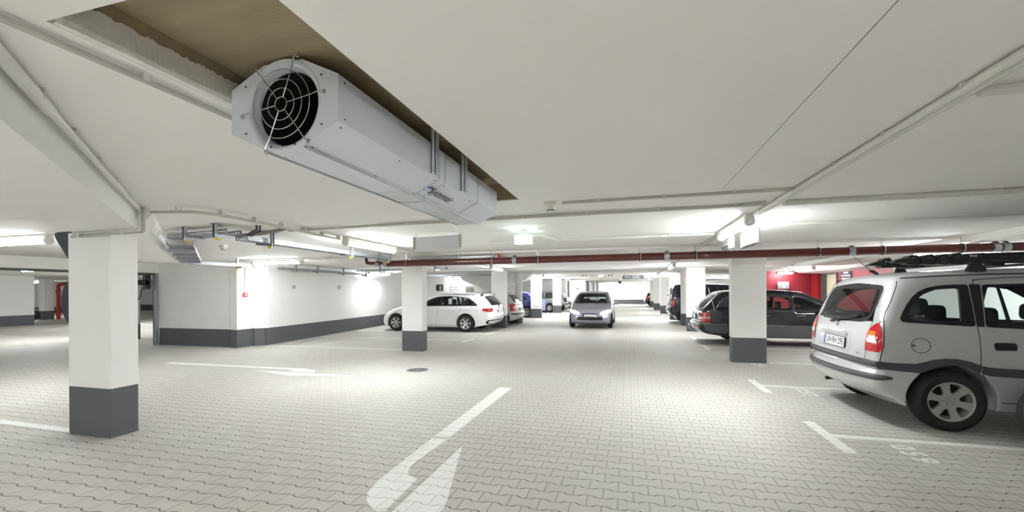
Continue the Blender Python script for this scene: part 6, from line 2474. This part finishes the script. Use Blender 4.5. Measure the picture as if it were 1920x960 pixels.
five = dict(n=5, ri=0.34, ro=0.86, half=0.40, a0=0.3, **{'in': 0.5})
ten = dict(n=10, ri=0.40, ro=0.88, half=0.20, a0=0.0, **{'in': 0.5})

# silver hatchback behind the white estate
c, sx, sz = small_car('hatchback', 'silver hatchback behind the white estate car, tail beside the slim round pillar', 3.95, 1.42, 1.66, 'paint_silver', (-4.42, 17.80, 0), pi, five)
rear_fit(c, sx, sz, 0.62, 0.94)
wheels(c, five, 0.295, 0.19)
mb = MB()
mb.cyl((0.75, 0, 1.40), (0.55, 0, 1.60), 0.005, 'plastic_black', 8, 0.003)
mb.build('aerial', c.t, SM)
# dark blue car
c, sx, sz = small_car('hatchback', 'dark blue car behind the slim round pillar left of the aisle', 4.1, 1.42, 1.72, 'paint_blue', (-4.72, 23.50, 0), pi, ten)
rear_fit(c, sx, sz, 0.68, 0.90, lamp='lamp_red')
wheels(c, ten, 0.315, 0.235)
# grey estate behind the pillars
c, sx, sz = small_car('minivan', 'grey minivan seen between two white pillars left of the aisle', 4.3, 1.46, 1.76, 'paint_grey', (-4.42, 29.22, 0), pi, five, van=True, glass='glass_tint')
rear_fit(c, sx, sz, 0.72, 1.10, van=True)
wheels(c, five, 0.30, 0.19)
# small white car beyond
c, sx, sz = small_car('hatchback', 'small white car beyond the last left pillar, its tail next to the moving car', 3.7, 1.42, 1.64, 'paint_white', (-4.18, 31.45, 0), pi, five)
rear_fit(c, sx, sz, 0.66, 0.95, lamp='trim_black')
wheels(c, five, 0.29, 0.18)
# dark van on the right
c, sx, sz = small_car('van', 'dark blue van on the right of the aisle with its tail beside the round pillar', 4.4, 1.72, 1.79, 'paint_navy', (1.66, 20.45, 0), 0.0, five, van=True)
rear_fit(c, sx, sz, 0.78, 1.08, win=(1.02, 1.32), van=True)
wheels(c, five, 0.315, 0.20)
mb = MB()
mb.tube([c.on_rear(0.1, 1.22, 0.03), c.on_rear(0.35, 1.24, 0.06), c.on_rear(0.6, 1.26, 0.03)], 0.02, 'plastic_black', 8)
mb.build('rear_wiper', c.t, SM)
# far dark car on the right
c, sx, sz = small_car('hatchback', 'far dark car at the end of the right bays near the far wall', 3.9, 1.42, 1.68, 'paint_black', (1.36, 40.4, 0), 0.0, five)
rear_fit(c, sx, sz, 0.66, 0.92)
wheels(c, five, 0.29, 0.18)
# black car in the far left hall
c, sx, sz = small_car('hatchback', 'black car nosing out behind the wall in the far left hall', 4.0, 1.42, 1.70, 'paint_black', (-28.6, 10.2, 0), pi / 2, five)
wheels(c, five, 0.295, 0.19)
for sd in (-1, 1):
    c.panel('headlight', c.front_fn(), rounded([(sd * 0.42, 0.58), (sd * 0.80, 0.64), (sd * 0.80, 0.74), (sd * 0.46, 0.70)], 0.03), 'lamp_clear', 0.004)
c.panel('grille', c.front_fn(), rounded([(-0.36, 0.56), (0.36, 0.56), (0.34, 0.66), (-0.34, 0.66)], 0.02), 'trim_black', 0.004)
c.panel('windscreen', c.top_fn(), [(2.28, -0.54), (3.04, -0.66), (3.04, 0.66), (2.28, 0.54)], 'glass_dark', 0.004, 0.12)

# the car driving towards us with its headlights on
c, sx, sz = small_car('hatchback', 'silver grey hatchback driving along the aisle with bright headlights', 3.85, 1.43, 1.66, 'paint_lilac', (-1.42, 20.15, 0), -pi / 2, five, hollow=True, glass='glass_clear')
wheels(c, five, 0.295, 0.185, 0.09)
rear_fit(c, sx, sz, 0.66, 0.92, glass='glass_clear')
c.panel('windscreen', c.top_fn(), rounded([(2.24, -0.56), (2.99, -0.70), (2.99, 0.70), (2.24, 0.56)], 0.06), 'glass_clear', 0.004, 0.12)
for sd in (-1, 1):
    b = c.panel('headlight', c.front_fn(), rounded([(sd * 0.36, 0.535), (sd * 0.60, 0.575), (sd * 0.80, 0.66), (sd * 0.81, 0.72), (sd * 0.62, 0.70), (sd * 0.42, 0.63)], 0.03), 'lamp_clear', 0.006)
    c.panel('lit_reflector', c.front_fn(), rounded([(sd * 0.38, 0.545), (sd * 0.62, 0.575), (sd * 0.79, 0.655), (sd * 0.79, 0.715), (sd * 0.60, 0.695), (sd * 0.43, 0.63)], 0.02), 'headlight_light', 0.010, parent=b)
c.panel('lower_grille', c.front_fn(), rounded([(-0.50, 0.33), (0.50, 0.33), (0.46, 0.46), (-0.46, 0.46)], 0.05), 'trim_black', 0.006)
c.panel('upper_grille', c.front_fn(), rounded([(-0.30, 0.545), (0.30, 0.545), (0.26, 0.585), (-0.26, 0.585)], 0.015), 'trim_black', 0.006)
c.wrap('bumper_strip', 0.47, 0.515, 0.30, 1, 3.72, [(0, 0), (0.3, 0.012), (0.7, 0.012), (1, 0)], 'trim_grey', front=True) if False else None
add_plate(c, 0, 0.495, '', front=True)
mb = MB()
mb.torus((0, 0, 0), (1, 0, 0.5), 0.04, 0.006, 'chrome', 20, 6)
o = mb.build('badge', c.t, SM)
o.location = c.on_front(0, 0.64, 0.006)
mb = MB()
for s_ in (-0.35, 0.25):
    mb.tube([c.on_top(3.06, s_ - 0.1, 0.01), c.on_top(2.98, s_ + 0.05, 0.015), c.on_top(2.90, s_ + 0.45, 0.015)], 0.008, 'plastic_black', 6)
mb.build('wipers', c.t, SM)['kind'] = 'stuff'

# blue patterned trolley standing by the pillar
t = thing('shopping_trolley', 'blue and white patterned shopping trolley standing before the grey minivan', 'shopping trolley', (-5.50, 27.75, 0), 0.2)
mat('trolley_cloth', (0.30, 0.31, 0.62, 1), 0.6, var=0.7, scale=14)
mb = MB()
mb.prism(rounded([(-0.17, 0.16), (0.17, 0.16), (0.19, 0.80), (0.13, 0.90), (-0.13, 0.90), (-0.18, 0.80)], 0.04), 'y', -0.13, 0.13, 'trolley_cloth')
mb.build('bag', t, bevel=0.03)
mb = MB()
mb.tube([(-0.12, 0.15, 0.08), (-0.12, 0.15, 0.98), (0.12, 0.15, 0.98), (0.12, 0.15, 0.08)], 0.012, 'plastic_black', 8)
mb.build('frame', t, SM)
for s_ in (-1, 1):
    mb = MB()
    mb.cyl((s_ * 0.17, 0.10, 0.085), (s_ * 0.20, 0.10, 0.085), 0.085, 'tyre', 18)
    mb.build('wheel', t, SM)
